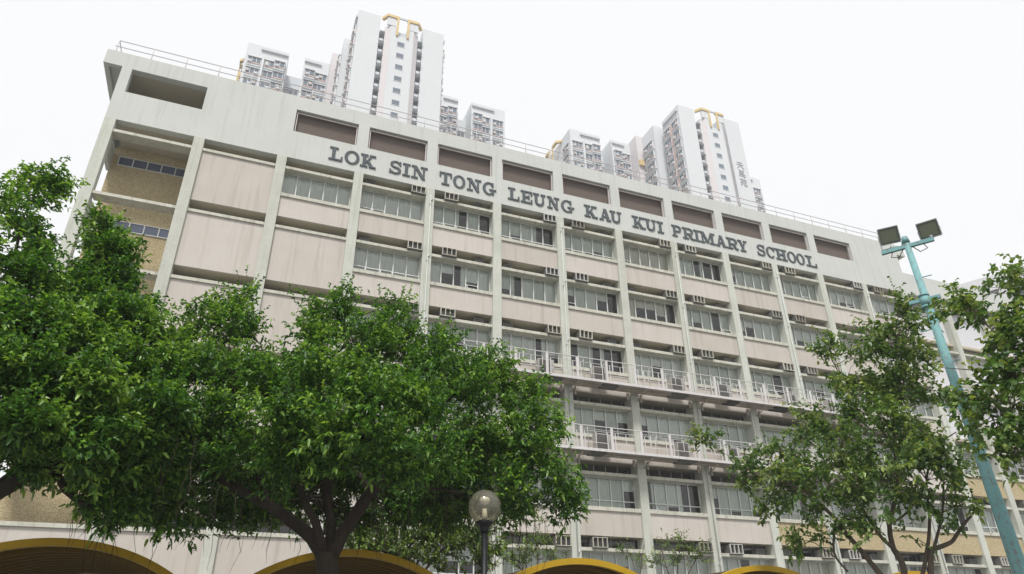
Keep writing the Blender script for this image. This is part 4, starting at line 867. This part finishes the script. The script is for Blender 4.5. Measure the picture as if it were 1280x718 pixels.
LIMB_left= [[(5.33, -20.87, 1.93, 0.1476), (5.36, -20.76, 2.33, 0.1255), (5.53, -20.6, 2.66, 0.0959), (5.72, -20.44, 2.87, 0.0664), (5.9, -20.4, 3.04, 0.059), (6.15, -20.35, 3.16, 0.0443), (6.44, -20.2, 3.39, 0.0295), (6.65, -20.07, 3.66, 0.0185)], [(5.61, -20.58, 2.76, 0.0517), (5.72, -20.34, 2.99, 0.0443), (5.89, -20.2, 3.17, 0.0369), (6.17, -20.04, 3.54, 0.0258), (6.21, -19.83, 4.21, 0.0185)], [(6.07, -20.36, 3.09, 0.0332), (6.18, -20.34, 2.93, 0.0295), (6.34, -20.21, 2.84, 0.0221), (6.47, -20.09, 2.93, 0.0148)], [(5.49, -20.61, 2.62, 0.0738), (5.38, -20.44, 3.22, 0.0517), (5.28, -20.26, 4.01, 0.0369), (5.15, -20.19, 4.88, 0.0221), (5.0, -20.03, 5.81, 0.0089)], [(5.72, -20.34, 2.99, 0.0369), (5.82, -20.11, 3.65, 0.0295), (5.78, -19.91, 4.47, 0.0221), (5.71, -19.62, 5.37, 0.0111)]]
LIMB_right= [[(16.41, -20.19, 2.25, 0.0492), (16.42, -20.21, 2.63, 0.0418), (16.38, -20.16, 2.87, 0.0369), (16.4, -20.19, 3.16, 0.032), (16.49, -20.28, 3.43, 0.0295), (16.56, -20.38, 3.75, 0.0246), (16.61, -20.43, 4.21, 0.0197), (16.74, -20.6, 4.92, 0.0148), (16.92, -20.84, 5.77, 0.0074)], [(16.41, -20.19, 2.78, 0.0295), (16.25, -20.16, 2.94, 0.0246), (16.18, -20.08, 3.17, 0.0197), (16.1, -19.99, 3.57, 0.0172), (16.1, -19.99, 4.04, 0.0123), (16.17, -19.92, 4.55, 0.0074)], [(16.31, -20.08, 2.25, 0.0394), (16.17, -19.92, 2.65, 0.0369), (16.02, -19.76, 3.04, 0.032), (15.94, -19.68, 3.27, 0.0295), (15.79, -19.52, 3.58, 0.0246), (15.73, -19.32, 3.77, 0.0221), (15.63, -18.95, 3.98, 0.0148), (15.42, -18.5, 4.25, 0.0074)], [(15.94, -19.68, 3.27, 0.0197), (15.93, -19.52, 2.84, 0.0172), (16.02, -19.61, 2.57, 0.0148)], [(15.79, -19.52, 3.58, 0.0172), (15.83, -19.28, 4.05, 0.0123), (15.81, -19.12, 4.34, 0.0074)], [(16.51, -20.47, 2.23, 0.0443), (16.57, -20.55, 2.65, 0.0369), (16.61, -20.59, 2.77, 0.0344), (16.75, -20.78, 2.85, 0.0271), (16.84, -20.9, 3.0, 0.0221), (16.97, -21.08, 3.21, 0.0148), (17.05, -21.2, 3.38, 0.0074)], [(16.6, -20.59, 2.74, 0.0246), (16.67, -20.68, 2.96, 0.0197), (16.68, -20.84, 3.23, 0.0148), (16.75, -20.95, 3.65, 0.0098)], [(16.41, -20.35, 2.24, 0.0295), (16.56, -20.53, 2.75, 0.0246), (16.65, -20.64, 3.16, 0.0197), (16.63, -20.78, 3.67, 0.0148), (16.76, -20.96, 4.09, 0.0123), (16.86, -21.26, 4.25, 0.0074)], [(16.56, -20.38, 3.75, 0.0172), (16.57, -20.71, 4.02, 0.0148), (16.65, -20.98, 4.25, 0.0098)], [(16.4, -20.19, 3.16, 0.0172), (16.5, -20.46, 3.29, 0.0148), (16.56, -20.86, 3.65, 0.0098)], [(16.56, -19.91, 5.25, 0.0098), (16.56, -19.75, 5.86, 0.0059)], [(16.61, -20.43, 4.21, 0.0148), (16.52, -20.17, 4.9, 0.0108), (16.56, -19.91, 5.25, 0.0098)], [(15.63, -18.95, 3.98, 0.0089), (15.44, -18.12, 4.55, 0.0049), (15.25, -17.85, 4.84, 0.003)]]
LIMB_edge= [[(15.92, -23.18, 2.04, 0.0689), (15.84, -23.23, 2.79, 0.059), (15.75, -23.28, 3.6, 0.0394), (15.71, -23.21, 4.25, 0.0246), (15.71, -23.01, 4.71, 0.0148), (15.95, -22.62, 5.29, 0.0059)], [(15.75, -23.28, 3.6, 0.0295), (15.51, -23.06, 3.72, 0.0197), (15.34, -22.78, 3.88, 0.0123), (15.37, -22.46, 4.17, 0.0059)], [(15.71, -23.21, 4.25, 0.0197), (15.86, -23.27, 4.93, 0.0123), (15.99, -23.3, 5.52, 0.0059)], [(15.71, -23.21, 4.25, 0.0148), (15.5, -22.85, 4.4, 0.0098), (15.65, -22.16, 4.72, 0.003)]]
LIMB_bush= [[(10.82, -15.12, 2.46, 0.0369), (10.73, -15.1, 2.91, 0.0295), (10.23, -14.99, 3.3, 0.0148)], [(10.81, -15.12, 2.65, 0.0295), (11.19, -15.22, 3.17, 0.0185), (11.66, -15.37, 3.47, 0.0089)], [(10.78, -15.11, 2.78, 0.0221), (10.85, -15.13, 3.17, 0.0148), (10.9, -15.14, 3.51, 0.0074)]]
LIMB_bush2= [[(14.34, -12.12, 2.71, 0.0258), (14.43, -12.15, 3.47, 0.0148), (14.49, -12.18, 4.36, 0.0059)], [(14.35, -12.12, 2.88, 0.0221), (14.14, -12.03, 3.47, 0.0111), (14.02, -11.98, 3.83, 0.0059)], [(14.38, -12.13, 2.88, 0.0221), (14.7, -12.28, 3.47, 0.0111), (14.92, -12.38, 4.02, 0.0059)], [(14.35, -12.12, 2.96, 0.0221), (13.88, -11.92, 3.48, 0.0089)]]
LIMB_bush3= [[(18.21, -11.97, 2.69, 0.0258), (18.35, -12.06, 3.6, 0.0133), (18.48, -12.15, 4.27, 0.0059)], [(18.22, -11.97, 2.78, 0.0221), (18.06, -11.86, 3.62, 0.0111), (18.02, -11.84, 4.1, 0.0059)], [(18.22, -11.97, 2.78, 0.0221), (18.7, -12.31, 3.59, 0.0111), (18.9, -12.46, 3.96, 0.0059)], [(17.48, -11.5, 2.8, 0.0221), (17.38, -11.44, 3.64, 0.0111), (17.15, -11.3, 4.13, 0.0059)], [(17.48, -11.5, 2.8, 0.0221), (17.58, -11.56, 3.63, 0.0089), (17.68, -11.62, 4.01, 0.0052)]]
banyan = tree('banyan_tree', (8.70, -19.69), 'dense dark green spreading tree with hanging aerial roots, standing before the yellow walkway', LIMB_main, BLOB_main, 180000, .058, .028, M['leaf'], M['bark'], 3, twig=.15, twigs=240)
b = MB(); rg = random.Random(5)
for i in range(170):
    u = rg.random(); x = 6.2+u*5.0; y = -19.6+rg.uniform(-.9, .9); zt = 3.15+rg.uniform(-.15, .45)-.25*abs(u-.4); L_ = rg.uniform(.2, .95)
    pts = [(x+rg.uniform(-.02, .02)*j, y+rg.uniform(-.02, .02)*j, zt-L_*j/4) for j in range(5)]
    b.tube(pts, [.004, .0035, .003, .003, .0015], 4)
o = b.build('aerial_root', M['bark'], banyan); o['kind'] = 'stuff'
tree('banyan_tree', (LIMB_left[0][0][0], LIMB_left[0][0][1]), 'dense dark green tree at the left edge, reaching in over the open stair bay', LIMB_left, BLOB_left, 145000, .060, .029, M['leaf'], M['bark'], 4, twig=.15, twigs=200)
rt = tree('broadleaf_tree', (LIMB_right[0][0][0], LIMB_right[0][0][1]), 'open multi-stemmed tree with sparse broad leaves left of the teal pole', LIMB_right, BLOB_right, 22000, .070, .045, M['leaf2'], M['bark2'], 5, twigs=300, twig=.18, per=7, up=.2, fill=.25, lay=.3, flat=.95, rad=.8, tuft=10)
tree('broadleaf_tree', (LIMB_edge[0][0][0], LIMB_edge[0][0][1]), 'broad-leaved tree reaching in from the right edge behind the teal pole', LIMB_edge, BLOB_edge, 5600, .076, .050, M['leaf2'], M['bark2'], 6, twigs=160, twig=.15, per=7, up=.1, fill=.25, lay=.3, flat=.95, rad=.68, tuft=10)
tree('leafy_bush', (LIMB_bush[0][0][0], LIMB_bush[0][0][1]), 'loose pale green bush behind the walkway, left of the globe lamp', LIMB_bush, BLOB_bush, 7000, .085, .045, M['leaf3'], M['bark2'], 8, cat='bush', twigs=90, fill=.3)
tree('thin_shrub', (LIMB_bush2[0][0][0], LIMB_bush2[0][0][1]), 'thin sparse shrub behind the walkway, right of the globe lamp', LIMB_bush2, BLOB_bush2, 1700, .07, .03, M['leaf3'], M['bark2'], 9, cat='bush', twigs=70, fill=.3)
tree('thin_shrub', (LIMB_bush3[0][0][0], LIMB_bush3[0][0][1]), 'nearly leafless shrub with upright stems between the last two vaults of the walkway', LIMB_bush3, BLOB_bush3, 1500, .07, .03, M['leaf3'], M['bark2'], 10, cat='bush', twigs=70, fill=.3)
